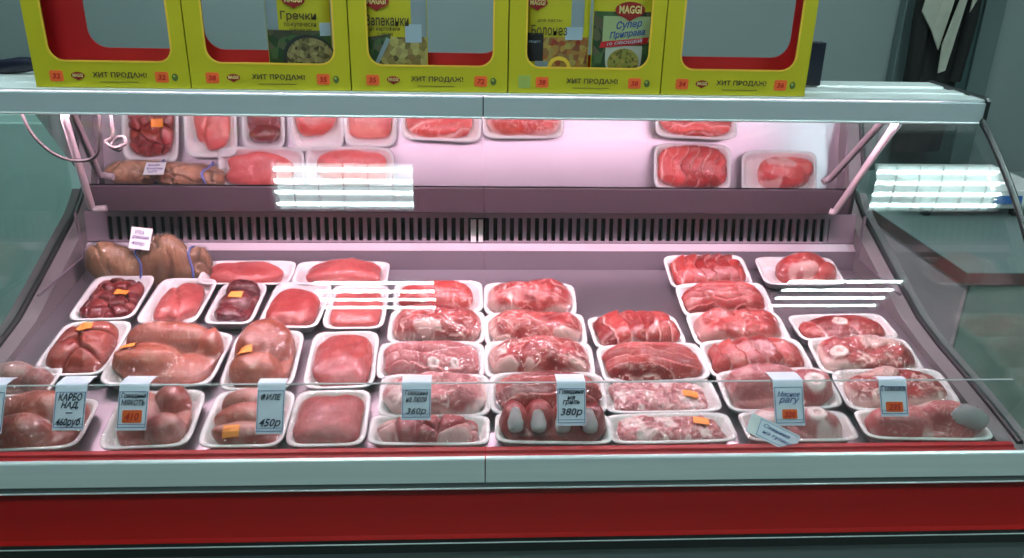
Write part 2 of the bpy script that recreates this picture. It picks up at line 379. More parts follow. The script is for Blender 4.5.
cloth([(.03,-.02,.0),(.06,-.015,-.01),(.045,-.03,-.27),(.018,-.03,-.34),(.022,-.03,-.2)],'fold',sc)

# teal cabinet behind the left end of the counter
t=empty('teal_cabinet',(-1.55,1.62,0),'teal lacquered cabinet standing behind the left end of the meat counter','cabinet')
MB().box(-.65,.65,-.30,.30,.06,1.08).build('carcass',TEAL,t,.004)
MB().box(-.62,.62,-.27,.27,0,.06).build('plinth',TEALD,t)
for s in (-1,1):
    dd=MB().box(min(0,s*.645)+.003,max(0,s*.645)-.003,-.318,-.300,.09,1.06).build('door',TEAL,t,.003)
    MB().tube([(s*.05,-.335,.55),(s*.05,-.335,.75)],.006).build('handle',STEEL,dd)

# side counter at right, with a container on it
sx0,sx1,sy0,sy1=1.315,2.45,1.0,2.05
t=empty('side_counter',(1.9,1.5,0),'grey-topped side counter with red-brown edging beyond the right end glass','counter')
def off(b,name,mat,bev=0):
    o=b.build(name,mat,t,bev); o.matrix_parent_inverse=Matrix.Translation((-1.9,-1.5,0)); return o
off(MB().box(sx0+.01,sx1,sy0+.014,sy1,.08,.712),'carcass',PINKPANEL)
off(MB().box(sx0+.02,sx1,sy0+.004,sy0+.014,.08,.712),'front_panel',GREENMARBLE)
off(MB().box(sx0-.004,sx1,sy0-.004,sy1,.712,.747),'edging',BROWNEDGE)
off(MB().box(sx0-.004,sx1,sy0-.004,sy1,.747,.750),'worktop',LAMINATE)
off(MB().box(sx0+.04,sx1-.04,sy0+.05,sy1-.04,0,.08),'plinth',BLACK)
t=empty('storage_container',(1.61,1.60,.75),'shallow white container with a blue label on the grey side counter','container')
b=MB(); v=[];f=[]
for z,k in ((0.035,.92),(.05,.97),(.100,1.02),(.100,.98),(.05,.93)):
    v+=[(x*k*.21,y*k*.16,z) for x,y in ((-1,-1),(1,-1),(1,1),(-1,1))]
for k in range(4):
    for i in range(4): f.append((k*4+i,k*4+(i+1)%4,(k+1)*4+(i+1)%4,(k+1)*4+i))
f+=[(3,2,1,0),(16,17,18,19)]
b.add(v,f); b.build('tub',WHITEP,t,.004)
for x in (-.15,.15):
    for y in (-.1,.1): MB().box(x-.012,x+.012,y-.012,y+.012,0,.036).build('foot',BLACK,t)
o=MB().box(0,.09,-.006,0,.0,.035).build('label_patch',LABELBLUE,t); o.location=(.03,-.158,.055); o.rotation_euler=(-R(8),0,0)

# ================================================================== DISPLAY COUNTER
XI,XO=.79,.845
SL=math.tan(R(8)); Z0,Y0=.842,.06
def dz(y): return Z0+(y-Y0)*SL
K=empty('meat_display_counter',(0,0,0),'refrigerated meat counter with curved glass front, red bumper and steel rails','display counter')
def kb(b,name,mat,bevel=0,parent=None): return b.build(name,mat,parent or K,bevel)
# lower body
kb(MB().prism([(.06,.10),(.70,.10),(.70,.80),(.06,.80)],-XO+.01,XO-.01),'carcass',DARKBODY)
kb(MB().box(-XO+.05,XO-.05,.10,.66,0,.10),'plinth',BLACK)
kb(MB().prism([(.012,.10),(.058,.10),(.058,.709),(.002,.709),(.004,.69)],-XO,XO),'kick_panel',DARKBODY)
kb(MB().prism([(-.006,.7095),(.058,.7095),(.058,.736),(-.006,.736)],-XO,XO),'lower_trim',BLACK)
kb(MB().tube([(-XO,-.0065,.7265),(XO,-.0065,.7265)],.0010,6),'trim_bead',STEEL)
bp=[(.020,.813),(.0165,.805),(.012,.79),(.006,.772),(.000,.755),(-.005,.742),(-.008,.738),(-.009,.7365)]
kb(MB().prism(bp+[(.056,.7365),(.056,.813)],-XO,XO),'bumper',RED)
kb(MB().prism([(.012,.814),(.056,.814),(.056,.8285),(.010,.8285),(.010,.8265),(.005,.8255),(.005,.814)],-XO,XO),'lower_rail',DARKBODY)
kb(MB().tube([(-XO,.0045,.8155),(XO,.0045,.8155)],.0014,6),'rail_bead',ALU)
for x0,x1 in ((-XO,-.0008),(.0008,XO)):
    kb(MB().prism([(.0,.829),(.0,.867),(.001,.869),(.003,.870),(.006,.870),(.006,.829)],x0,x1),'front_rail',STEEL)
kb(MB().prism([(.0065,.830),(.034,.830),(.034,.866),(.031,.8685),(.022,.8685),(.0215,.8645),(.0065,.8645)],-XI,XI),'red_strip',REDSTRIP)
# deck and back
LEDGEM=simple('pale_mauve_ledge',(.60,.50,.57),.4,.2)
VENTM=simple('mauve_grille_lacquer',(.34,.25,.31),.45,.2)
kb(MB().prism([(.0345,dz(.0345)-.012),(.0345,dz(.0345)),(.597,dz(.597)),(.597,dz(.597)-.012)],-XI,XI),'deck',DECKM)
zb=dz(.598)
kb(MB().sheet([(.598,zb-.01),(.599,zb),(.602,.957)],-XI,XI,.004,-1),'back_step',PANELM)
kb(MB().sheet([(.602,.9575),(.606,.960),(.618,.968)],-XI,XI,.004,-1),'back_ledge',LEDGEM)
g=MB(); VY0,VZ0,VY1,VZ1=.619,.969,.628,1.023
def vp(t,dy=0): return (VY0+(VY1-VY0)*t+dy, VZ0+(VZ1-VZ0)*t)
g.sheet([vp(0),vp(.06)],-XI,XI,.004,-1); g.sheet([vp(.94),vp(1.12)],-XI,XI,.004,-1)
x=-.755
while x<.735:
    skip = -.018<x<.004
    if not skip:
        for (a,bb) in ((.06,.94),):
            y0,z0=vp(a);y1,z1=vp(bb)
            g.add([(x,y0,z0),(x+.0085,y0,z0),(x+.0085,y1,z1),(x,y1,z1),(x,y0+.006,z0),(x+.0085,y0+.006,z0),(x+.0085,y1+.006,z1),(x,y1+.006,z1)],
                  [(0,1,2,3),(0,4,5,1),(1,5,6,2),(2,6,7,3),(3,7,4,0),(4,7,6,5)])
    x+=.0172
g.sheet([vp(.0),vp(1)],-XI,-.755,.004,-1); g.sheet([vp(0),vp(1)],.735,XI,.004,-1)
kb(g,'vent_grille',VENTM)
kb(MB().box(-.019,-.008,.614,.621,.972,1.019).box(-.003,.006,.614,.621,.972,1.019),'grille_clip',WHITEP)
kb(MB().box(-XI,XI,.650,.655,.95,1.10),'duct_wall',SLOTD)
kb(MB().box(-XI,XI,.70,.712,.80,1.20),'rear_wall',PANELM)
# service shelf with its mirror
kb(MB().prism([(.563,1.0515),(.5555,1.1035),(.5575,1.106),(.66,1.108),(.66,1.055),(.585,1.046)],-.742,.738),'shelf_rail',RAILD,.002)
al=R(41); L_=.222
mb_=(.5525,1.109); mt=(mb_[0]-L_*math.sin(al),mb_[1]+L_*math.cos(al))
kb(MB().sheet([mb_,mt],-.738,.734,.005,-1),'mirror',MIRROR)
kb(MB().sheet([(mb_[0]+.006,mb_[1]+.005),(mt[0]+.006,mt[1]+.004)],-.742,.738,.010,-1),'mirror_back',RAILD)
# end walls
top=[(.05,.850),(.10,.860),(.227,.880),(.30,.890),(.38,.906),(.455,.934),(.56,.976),(.66,1.016),(.69,1.035),(.712,1.052)]
for s in (-1,1):
    x0,x1=sorted((s*XI,s*XO))
    w=kb(MB().prism([(.03,.80)]+[(.036,.848)]+top+[(.712,.80)],x0,x1),'end_panel',WALLP)
    MB().tube([(s*.822,y,z+.002) for y,z in top],.0055,8).build('gasket',BLACK,w)
    MB().box(min(s*XI,s*(XI-.004)),max(s*XI,s*(XI-.004)),.585,.590,.945,1.04).box(min(s*XI,s*(XI-.004)),max(s*XI,s*(XI-.004)),.40,.585,.945,.949).build('seam_strip',PANELM,w)
# curved glass
def circ3(a,b,c):
    d=2*(a[0]*(b[1]-c[1])+b[0]*(c[1]-a[1])+c[0]*(a[1]-b[1])); q=lambda p:p[0]**2+p[1]**2
    return ((q(a)*(b[1]-c[1])+q(b)*(c[1]-a[1])+q(c)*(a[1]-b[1]))/d,(q(a)*(c[0]-b[0])+q(b)*(a[0]-c[0])+q(c)*(b[0]-a[0]))/d)
GC=circ3((.008,.869),(.200,1.150),(.365,1.279)); GR=math.hypot(GC[0]-.008,GC[1]-.869)
a0=math.atan2(.869-GC[1],.008-GC[0]); a1=math.atan2(1.281-GC[1],.369-GC[0])
a0%=2*math.pi;a1%=2*math.pi
arc=[(GC[0]+GR*math.cos(a0+(a1-a0)*i/28),GC[1]+GR*math.sin(a0+(a1-a0)*i/28)) for i in range(29)]
def arc_z(y): return GC[1]+math.sqrt(GR*GR-(y-GC[0])**2)
for x0,x1 in ((-XO+.004,-.0012),(.0012,XO-.004)):
    b=MB(); th=.005; rr=(GR-th)/GR
    P=arc; Q=[(GC[0]+(y-GC[0])*rr,GC[1]+(z-GC[1])*rr) for y,z in arc]; n=len(P)
    v=[(x0,*p) for p in P]+[(x1,*p) for p in P]+[(x0,*p) for p in Q]+[(x1,*p) for p in Q]
    f=[]
    for i in range(n-1):
        f.append((i,i+1,n+i+1,n+i)); f.append((2*n+i,3*n+i,3*n+i+1,2*n+i+1))
        f.append((i,2*n+i,2*n+i+1,i+1)); f.append((n+i,n+i+1,3*n+i+1,3*n+i))
    f.append((0,n,3*n,2*n)); f.append((n-1,2*n+n-1,3*n+n-1,2*n-1))
    b.add(v,f,True); me=b.mesh('front_glass')
    o=obj('front_glass',me,GLASS,K); m=o.modifiers.new('crisp','EDGE_SPLIT'); m.split_angle=R(40)
# end glass panes
for s in (-1,1):
    x0,x1=sorted((s*.819,s*.825))
    up=[p for p in arc if p[0]>.05 ]
    up=[(y+.008,z-.008) for y,z in up]
    low=[(y,z+.004) for y,z in top[1:-1]]
    poly=up+[(.60,1.279),(.66,1.23),(.66,1.045)]+low[::-1][1:]
    kb(MB().prism(poly,x0,x1),'end_glass',ENDGLASS)
    MB().tube([(s*(XO-.001),y,z+.001) for y,z in arc],.0055,8).build('edge_trim',BLACK,K)
# low guard glass
for x0,x1 in ((-XI+.002,-.0006),(.0006,XI-.002)): kb(MB().sheet([(.0325,.8690),(.0582,.9583)],x0,x1,.004,-1),'guard_glass',GUARD)
kb(MB().box(-XI+.002,XI-.002,.0582,.0622,.9578,.9584),'guard_edge',GLASSEDGE)
# canopy
for x0,x1 in ((-XO,-.001),(.001,XO)):
    c=kb(MB().prism([(.366,1.279),(.366,1.311),(.372,1.313),(.372,1.279),(.371,1.277),(.368,1.277)],x0,x1),'fascia',STEEL_LIGHT)
    MB().tube([(x0,.3665,1.2785),(x1,.3665,1.2785)],.002,8).build('fascia_lip',ALU,c)
cp=[(.371,1.3135),(.371,1.317),(.412,1.317),(.414,1.3155),(.432,1.3155),(.434,1.317),(.468,1.317),(.470,1.314),(.500,1.314),(.502,1.317),(.553,1.317),(.555,1.312),(.62,1.290),(.70,1.20),(.712,1.20),(.712,1.19),(.69,1.19),(.61,1.280),(.548,1.300),(.385,1.300),(.385,1.3135)]
kb(MB().box(-.012,.012,.3722,.3735,1.2795,1.3125),'seam_light_block',BLACK)  # dark strip added to stop lamp light leaking through the fascia gap
kb(MB().prism(cp,-XO+.002,XO-.002),'canopy_top',ALU)
for s in (-1,1):
    x0,x1=sorted((s*(XO-.002),s*(XO+.004)))
    kb(MB().prism([(.364,1.278),(.364,1.315),(.372,1.3205),(.555,1.3205),(.62,1.292),(.60,1.279)],x0,x1),'end_cap',BLACK)
kb(MB().tube([(-.78,.3835,1.2895),(.78,.3835,1.2895)],.0078,12),'meat_lamp_tube',TUBEP)
for s in (-1,1): kb(MB().box(min(s*.78,s*.80),max(s*.78,s*.80),.374,.396,1.281,1.300),'lamp_holder',WHITEP)
STAYM=simple('painted_stay',(.42,.36,.38),.4)
# lifting stays
kb(MB().tube([(-.672,.395,1.30),(-.684,.40,1.262),(-.731,.536,1.075),(-.733,.541,1.066),(-.728,.543,1.062),(-.708,.546,1.063)],.0065,12),'glass_stay',STAYM)
kb(MB().tube([(.716,.395,1.30),(.709,.40,1.262),(.703,.536,1.075),(.702,.541,1.066),(.697,.543,1.063),(.692,.546,1.064)],.0065,12),'glass_stay',STAYM)
# loose cable under the canopy at left
cab=[]
for p in [(-.752,.42,1.30),(-.749,.42,1.262),(-.738,.42,1.232),(-.715,.42,1.206),(-.690,.42,1.194),(-.662,.42,1.193),(-.642,.42,1.205),(-.634,.42,1.232),(-.628,.42,1.262),(-.628,.42,1.30)]: cab.append(p)
CABLE=simple('grey_cable',(.03,.024,.024),.5)
kb(MB().tube([(x,y-.02,z) for x,y,z in spline(cab)],.0028,8),'lamp_cable',CABLE)
CABLEL=simple('pale_cable',(.10,.08,.08),.5)
kn=[(-.612,.405,1.30),(-.612,.405,1.25),(-.615,.403,1.232),(-.625,.40,1.225),(-.610,.396,1.216),(-.594,.40,1.222),(-.596,.405,1.232),(-.610,.408,1.230),(-.618,.40,1.218),(-.603,.397,1.212),(-.600,.40,1.222)]
kb(MB().tube(spline(kn),.0030,8),'cable_knot',CABLEL)

# ================================================================== MEAT TRAYS
TH=.022
class Meat:
    def __init__(s,L,W,H,kind,seed,n=3.0,irr=.06,opt=None):
        s.a=L/2; s.b=W/2; s.H=H; s.k=kind; s.seed=seed; s.n=n; s.irr=irr; s.o=opt or {}
        rng=np.random.default_rng(seed); s.rng=rng
        if kind in('chunks','cubes'):
            c=s.o.get('cell',.032); P=[]
            nx=max(2,int(round(L/c))); ny=max(2,int(round(W/c)))
            for i in range(nx):
                for j_ in range(ny):
                    P.append(((i+.5+rng.uniform(-.36,.36))/nx*L-s.a,(j_+.5+rng.uniform(-.36,.36))/ny*W-s.b,rng.uniform(.68,1.1),rng.uniform(0,1)))
            s.P=np.array(P)
        if kind=='slices':
            s.tones=rng.uniform(0,1,60); s.hs=rng.uniform(.86,1.06,60)
    def rho(s,X,Y):
        th=np.arctan2(Y/s.b,X/s.a)
        w=1+s.irr*(vnoise(np.cos(th)*1.7+5,np.sin(th)*1.7+5,s.seed)*2-1)-s.irr*.5
        return (np.abs(X/s.a)**s.n+np.abs(Y/s.b)**s.n)**(1/s.n)/w
    def ev(s,X,Y):
        """height, fat, tone at x,y"""
        H=s.H; o=s.o; sd=s.seed; r=s.rho(X,Y); rc=np.clip(r,0,1)
        dome=np.sqrt(np.clip(1-rc**o.get('p',4),0,1)); fat=np.zeros_like(X); tone=np.full_like(X,.5)
        lo=fbm(X*22+3,Y*22,sd,3); hi=fbm(X*90,Y*90+9,sd+5,3)
        if s.k=='fillet':
            z=H*dome*(.78+.30*lo)+.0012*(hi-.5)
            c=o.get('crease')
            if c is not None:
                t=(X*math.cos(c)+Y*math.sin(c)); z-=.004*np.exp(-(t/.004)**2)*dome
            tone=.35+.4*lo
            fat=np.maximum(fat,.5*sstep(.93,1.0,r)*o.get('rim',.5))
        elif s.k=='chunks':
            d=np.sqrt((X[...,None]-s.P[:,0])**2+(Y[...,None]-s.P[:,1])**2)/s.P[:,2]
            d+=.006*(vnoise(X*120,Y*120,sd)[...,None]-.5)
            i=np.argsort(d,-1); d1=np.take_along_axis(d,i[...,:1],-1)[...,0]; d2=np.take_along_axis(d,i[...,1:2],-1)[...,0]; k=i[...,0]
            e=np.clip((d2-d1)/.014,0,1); cr=np.sqrt(1-(1-e)**2)
            z=H*dome*(.45+.5*cr*s.P[k,2])+.002*(hi-.5); tone=.15+.7*s.P[k,3]*.8
            fat=o.get('fat',.3)*sstep(.70,.74,s.P[k,3]*.6+lo*.5)*(.4+.6*hi)
        elif s.k=='slices':
            ang=o.get('ang',0); pitch=o.get('pitch',.02); u=X*math.cos(ang)+Y*math.sin(ang); v=-X*math.sin(ang)+Y*math.cos(ang)
            u=u+o.get('wave',.015)*(fbm(v*28+7,u*9,sd+2,2)-.5)*2
            q=u/pitch+20; k=np.clip(np.floor(q).astype(int),0,59); f=q-np.floor(q)
            z=H*dome*s.hs[k]*(.62+.38*np.clip(f,0,1)**.4)*(.9+.2*lo)+.0015*(hi-.5)
            fw=o.get('fw',.18)*(0.3+1.4*vnoise(v*60,k*3.7,sd+8))
            fat=np.maximum(sstep(fw,fw*.35,f)*o.get('fat',.9), 0)*sstep(.18,.45,vnoise(v*35+k*5.1,k*1.3,sd+11))
            tone=.15+.7*s.tones[k]
        elif s.k=='lobes':
            z=np.full_like(X,.004)*dome
            base=H*.45*dome*(.8+.4*lo); z=np.maximum(z,base)
            ks=np.zeros_like(X)
            for n_,(cx,cy,ax,ay,rot,h) in enumerate(o['L']):
                dx=X-cx*s.a;dy=Y-cy*s.b;c_,s_=math.cos(rot),math.sin(rot)
                ex=(dx*c_+dy*s_)/(ax*s.a);ey=(-dx*s_+dy*c_)/(ay*s.b)
                q=np.clip(1-(ex*ex+ey*ey)**1.4,0,1); zz=H*h*np.sqrt(q)*(.9+.2*lo)
                ks=np.where(zz>z,n_+1,ks); z=np.maximum(z,zz)
            z=z*np.clip(dome*1.6,0,1)+.0015*(hi-.5)*dome
            tone=.25+.35*_hash(ks,ks*3,sd)+.3*lo
            fat=o.get('fat',.3)*sstep(.58,.70,fbm(X*30,Y*30,sd+3,2))
        elif s.k=='marble':
            z=H*dome*(.70+.5*lo)+.003*(hi-.5)*dome
            rg=np.abs(fbm(X*34+1.3*lo,Y*40,sd+4,3)-.5)
            fat=np.maximum(sstep(.040,.008,rg)*o.get('fat',.85)*sstep(.35,.6,fbm(X*18,Y*18,sd+9,2)),
                           o.get('rimf',.75)*sstep(.80,.92,r+.25*(lo-.5)))
            tone=.2+.65*fbm(X*45,Y*45,sd+6,2); z-=.003*sstep(.03,.0,rg)*dome
            for (cx,cy,ra,rb) in o.get('patch',[]):
                q=((X-cx*s.a)/ra)**2+((Y-cy*s.b)/rb)**2; q=q+3.2*(fbm(X*60,Y*60,sd+21,3)-.5)
                fat=np.maximum(fat,.6*sstep(1.1,.7,q)); z+=.003*sstep(1.2,.5,q)*dome
        elif s.k=='mince':
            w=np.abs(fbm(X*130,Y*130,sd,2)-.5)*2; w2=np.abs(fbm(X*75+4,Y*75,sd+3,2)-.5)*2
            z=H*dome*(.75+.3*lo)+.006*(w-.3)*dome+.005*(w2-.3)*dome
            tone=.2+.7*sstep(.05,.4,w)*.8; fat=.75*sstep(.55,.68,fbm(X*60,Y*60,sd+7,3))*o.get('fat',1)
        z=np.where(r<1,np.maximum(z,.0008),0)
        for (cx,cy,ra) in o.get('rings',[]):
            q=np.sqrt((X-cx*s.a)**2+(Y-cy*s.b)**2)/ra
            fat=np.maximum(fat,sstep(1.15,.95,q)); tone=np.where(q<.5,.9,tone); fat=np.where(q<.42,.55,fat)
            z=z+.0035*sstep(1.2,.95,q)*sstep(.3,.5,q)
        return z,np.clip(fat,0,1),np.clip(tone,0,1)
def super_grid(a,b,n,nu,nv):
    u=np.linspace(-1,1,nu);v=np.linspace(-1,1,nv); U,V=np.meshgrid(u,v)
    m=np.maximum(np.abs(U),np.abs(V)); l=(np.abs(U)**n+np.abs(V)**n)**(1/n); k=np.where(l>0,m/np.maximum(l,1e-9),1)
    return U*k*a,V*k*b
def grid_faces(nu,nv): return [(j*nu+i,j*nu+i+1,(j+1)*nu+i+1,(j+1)*nu+i) for j in range(nv-1) for i in range(nu-1)]
def border(nu,nv): return [i for i in range(nu)]+[j*nu+nu-1 for j in range(1,nv)]+[(nv-1)*nu+i for i in range(nu-2,-1,-1)]+[j*nu for j in range(nv-2,0,-1)]
def meat_obj(M,z0,mat,parent,name='meat',loc=(0,0),res=84):
    nu=res; nv=max(28,int(res*M.b/M.a)) if M.b<M.a else int(res*1.2)
    X,Y=super_grid(M.a,M.b,M.n,nu,nv)
    th=np.arctan2(Y/M.b,X/M.a); w=1+M.irr*(vnoise(np.cos(th)*1.7+5,np.sin(th)*1.7+5,M.seed)*2-1)-M.irr*.5
    X=X*w*.999;Y=Y*w*.999
    z,f,t=M.ev(X,Y)
    bo=border(nu,nv); z.ravel()[bo]=.0006
    tp=.85+.15*np.clip(z/(TH*.8),0,1); X=X*tp; Y=Y*tp
    V=np.stack([X.ravel(),Y.ravel(),z.ravel()+z0],1)
    nb=len(bo); B=V[bo].copy(); B[:,2]=z0
    n0=len(V); fc=grid_faces(nu,nv)+[(bo[(i+1)%nb],bo[i],n0+i,n0+(i+1)%nb) for i in range(nb)]+[tuple(n0+i for i in range(nb-1,-1,-1))]
    me=mesh(name,np.concatenate([V,B]),fc,True)
    for nm,arr in (('fat',f),('tone',t)):
        at=me.attributes.new(nm,'FLOAT','POINT'); at.data.foreach_set('value',np.concatenate([arr.ravel(),arr.ravel()[bo]]).astype(np.float32))
    o=obj(name,me,mat,parent); o.location=(loc[0],loc[1],0); return o
def tray_mesh(L,W,h=TH):
    def ring(a,b,z,n=6.5,k=64):
        r=[]
        for i in range(k):
            t=2*math.pi*(i+.5)/k; c,s_=math.cos(t),math.sin(t); q=(abs(c)**n+abs(s_)**n)**(-1/n); r.append((a*c*q,b*s_*q,z))
        return r
    a,b=L/2,W/2
    prof=[(a-.013,b-.013,.0),(a-.011,b-.011,.001),(a-.005,b-.005,h-.004),(a,b,h-.0025),(a+.0002,b+.0002,h-.0006),(a-.001,b-.001,h),(a-.0035,b-.0035,h+.0003),(a-.0055,b-.0055,h-.0006),(a-.0075,b-.0075,h-.003),(a-.013,b-.013,.0055),(a-.015,b-.015,.004)]
    k=64; v=[];f=[]
    for p in prof: v+=ring(*p)
    for q in range(len(prof)-1):
        for i in range(k): f.append((q*k+i,q*k+(i+1)%k,(q+1)*k+(i+1)%k,(q+1)*k+i))
    f.append(tuple(range(k-1,-1,-1))); q=(len(prof)-1)*k; f.append(tuple(q+i for i in range(k)))
    return mesh('foam_tray',v,f,True)
def film_obj(L,W,meats,parent,mat,seed,amp=.0012):
    nu,nv=64,max(36,int(64*W/L)) if W<L else 72
    a,b=L/2+.0006,W/2+.0006
    X,Y=super_grid(a,b,6.5,nu,nv)
    m=np.zeros_like(X)
    for M,(lx,ly) in meats:
        z,_,_=M.ev(X-lx,Y-ly); m=np.maximum(m,np.where(z>0,z+.004,0))
    rim=TH+.0006; z=np.maximum(m+.0014,rim); e=np.zeros_like(z,bool); e[0]=e[-1]=True; e[:,0]=e[:,-1]=True
    z[e]=rim
    for it in range(26):
        zz=z.copy(); zz[1:-1,1:-1]=(z[1:-1,1:-1]*2+z[:-2,1:-1]+z[2:,1:-1]+z[1:-1,:-2]+z[1:-1,2:])/6
        z=np.maximum(zz,np.where(e,rim,m+.0014)); z[e]=rim
    wr=amp*fbm(X*70+Y*25,Y*70-X*20,seed,3)*2; z=np.where(e,z,z+wr)
    V=np.stack([X.ravel(),Y.ravel(),z.ravel()],1)
    bo=border(nu,nv); nb=len(bo); n0=len(V)
    S1=V[bo].copy(); S1[:,2]=TH-.006; 
    S1[:,:2]*=np.array([(a-.0015)/a,(b-.0015)/b])
    fc=grid_faces(nu,nv)+[(bo[(i+1)%nb],bo[i],n0+i,n0+(i+1)%nb) for i in range(nb)]
    me=mesh('plastic_film',np.concatenate([V,S1]),fc,True)
    o=obj('plastic_film',me,mat,parent)
    return o,(X,Y,z)
def sticker(parent,filmgrid,x,y,w,h,rot):
    X,Y,Z=filmgrid; c,s_=math.cos(rot),math.sin(rot); n,m_=5,4; v=[]
    for lay in (.0012,.0005):
        for j_ in range(m_):
            for i in range(n):
                u=(i/(n-1)-.5)*w; q=(j_/(m_-1)-.5)*h; px=x+u*c-q*s_; py=y+u*s_+q*c
                k=np.argmin((X-px)**2+(Y-py)**2); v.append((px,py,Z.ravel()[k]+lay))
    k=n*m_; f=grid_faces(n,m_)+[tuple(i+k for i in reversed(q)) for q in grid_faces(n,m_)]
    bo=border(n,m_); f+=[(bo[(i+1)%len(bo)],bo[i],bo[i]+k,bo[(i+1)%len(bo)]+k) for i in range(len(bo))]
    o=obj('price_sticker',mesh('price_sticker',v,f),ORANGE,parent); o['label']='small orange sticker'; return o
GROUP='wrapped meat trays on the deck'
def tray(name,cx,cy,L,W,rot,label,specs,film=FILM,stick=None,lift=0,tilt=0,amp=.0012,cat='meat tray'):
    L*=1.045; W*=1.03
    t=empty(name,(0,0,0),label,cat,GROUP)
    t.matrix_world=Matrix.Translation((cx,cy,dz(cy)+.0012+lift))@Matrix.Rotation(R(8+tilt),4,'X')@Matrix.Rotation(R(rot),4,'Z')
    obj('foam_tray',tray_mesh(L,W),FOAM,t)
    ms=[]
    for sp in specs:
        l=sp.get('L',.86)*L; w=sp.get('W',.84)*W; c=(sp.get('x',0)*L,sp.get('y',0)*W)
        M=Meat(l,w,sp['H']*1.22,sp['k'],sp['seed'],sp.get('n',3),sp.get('irr',.06),sp.get('o'))
        meat_obj(M,.0042,sp['m'],t,sp.get('name','meat'),c); ms.append((M,c))
    fg=None
    if film is not None:
        _,fg=film_obj(L,W,ms,t,film,int(cx*1000)%97+3,amp)
        if stick: sticker(t,fg,stick[0]*L,stick[1]*W,.024,.017,R(stick[2]))
    return t,fg
T='meat_tray'
def S(k,m,H,seed,**kw):
    d=dict(k=k,m=m,H=H,seed=seed); o={}
    for a,b in kw.items():
        if a in('L','W','x','y','n','irr','name'): d[a]=b
        else: o[a]=b
    if 'lob' in o: o['L']=o.pop('lob')
    d['o']=o; return d
# --- left part of the deck
tray(T,-.683,.458,.110,.152,2,'tray of dark red diced meat with orange sticker, in front of the brown duck',[S('chunks',M_DARK,.026,11,cell=.03,L=.92,W=.92,n=4,fat=.15)],stick=(.16,-.02,-4))
tray(T,-.561,.446,.104,.153,-1,'tray with one smooth pink pointed cut, just right of the dark diced meat',[S('fillet',M_PINK,.024,12,L=.78,W=.90,y=-.02,n=2.6,irr=.20,crease=.35)])
tray(T,-.673,.298,.113,.153,1,'tray of rounded pinkish meat pieces with orange sticker against the left end panel',[S('chunks',M_PORK,.036,13,cell=.045,L=.88,W=.88,fat=.35)],stick=(.0,.13,-3),amp=.002)
tray(T,-.523,.268,.174,.150,-2,'wide tray of large glossy pork pieces with orange sticker, left of the tall brown lump',[S('lobes',M_BROWN,.050,14,L=.98,W=.92,y=.02,irr=.05,fat=.12,lob=[(-.05,.42,1.0,.50,.0,1.0),(-.35,-.35,.75,.55,.1,.86),(.75,.35,.35,.5,0,.85)])],film=FILMR,stick=(-.30,-.10,6),amp=.002)
tray(T,-.366,.262,.112,.160,2,'tray of a tall reddish brown lump with orange sticker, right of the wide pork tray',[S('lobes',M_BROWN,.056,15,L=.94,W=.96,irr=.05,fat=.1,lob=[(.0,.25,.95,.75,.0,1.0),(-.1,-.50,.85,.50,.1,.75)])],film=FILMR,stick=(-.18,-.16,6),amp=.002)
tray(T,-.458,.548,.171,.090,0,'back-row tray of flat pink meat touching the brown duck',[S('fillet',M_PINK,.025,16,L=.90,W=.90,x=-.03,n=2.4,irr=.12)])
tray(T,-.274,.546,.177,.090,0,'back-row tray of flat pinkish red meat beside the one touching the duck',[S('fillet',M_PINK,.034,17,L=.88,W=.9,x=.02,n=2.8,irr=.10,rim=.9)])
tray(T,-.452,.436,.084,.135,-1,'narrow tray of dark purple-red liver with orange sticker',[S('lobes',M_LIVER,.032,18,L=.94,W=.95,fat=0,lob=[(.05,.62,.85,.36,0,1.05),(0,.0,.9,.5,.1,.9),(-.1,-.65,.8,.4,-.1,.8)])],stick=(.02,-.02,-4),film=FILMR)
tray(T,-.342,.432,.104,.151,-3,'tray of one smooth red wedge-shaped cut, right of the dark liver',[S('fillet',M_RED,.030,19,L=.94,W=.84,y=-.07,n=3.0,irr=.12)])
tray(T,-.230,.425,.106,.146,0,'tray of flat pink meat directly behind the smooth arched pink cut',[S('fillet',M_PINK,.022,20,L=.92,W=.90,n=5,irr=.03)])
tray(T,-.235,.262,.110,.156,2,'upright tray of one smooth arched pink cut in the middle row',[S('fillet',M_RED,.028,21,L=.94,W=.96,y=-.01,n=3.0,irr=.06)],film=FILMR)
tray(T,-.235,.113,.112,.126,1,'front tray of smooth red cut under crumpled film, right of the 450 price tag',[S('fillet',M_RED,.030,22,L=.94,W=.92,y=-.04,n=4,irr=.05)],film=FILMR,amp=.0025)
tray(T,-.357,.113,.118,.126,0,'front tray of pale pork slices with orange sticker behind the 450 price tag',[S('lobes',M_PORK,.034,23,L=.92,W=.92,fat=.25,lob=[(.0,.55,.95,.42,0,.95),(.0,.0,1.0,.45,0,.9),(-.05,-.62,.95,.40,0,.8)])],stick=(-.10,-.36,0))
tray(T,-.497,.114,.124,.128,3,'front tray of pork lumps behind the price tag with orange 410 patch',[S('lobes',M_PORK,.042,24,L=.92,W=.94,fat=.3,lob=[(-.35,.1,.6,.9,.2,.9),(.35,.45,.5,.5,.4,1.0),(.4,-.5,.55,.45,0,.85)])],film=FILMR,amp=.002)
tray(T,-.735,.205,.105,.075,1,'greyish film-wrapped meat in the left corner behind the carbonade tray',[S('lobes',M_GREY,.040,25,L=1.0,W=.96,fat=.3,lob=[(-.2,.1,.8,.8,0,1.0),(.5,-.1,.5,.7,0,.8)])],film=FILMR,amp=.003)
tray(T,-.660,.103,.136,.110,3,'front-left tray of film-wrapped carbonade behind the 460 price tag',[S('lobes',M_PORK,.046,26,L=1.0,W=1.0,fat=.2,lob=[(-.1,.35,1.0,.6,0,.95),(-.3,-.45,.8,.5,.05,.9),(.62,.2,.4,.7,0,.85)])],film=FILMR,amp=.0025)
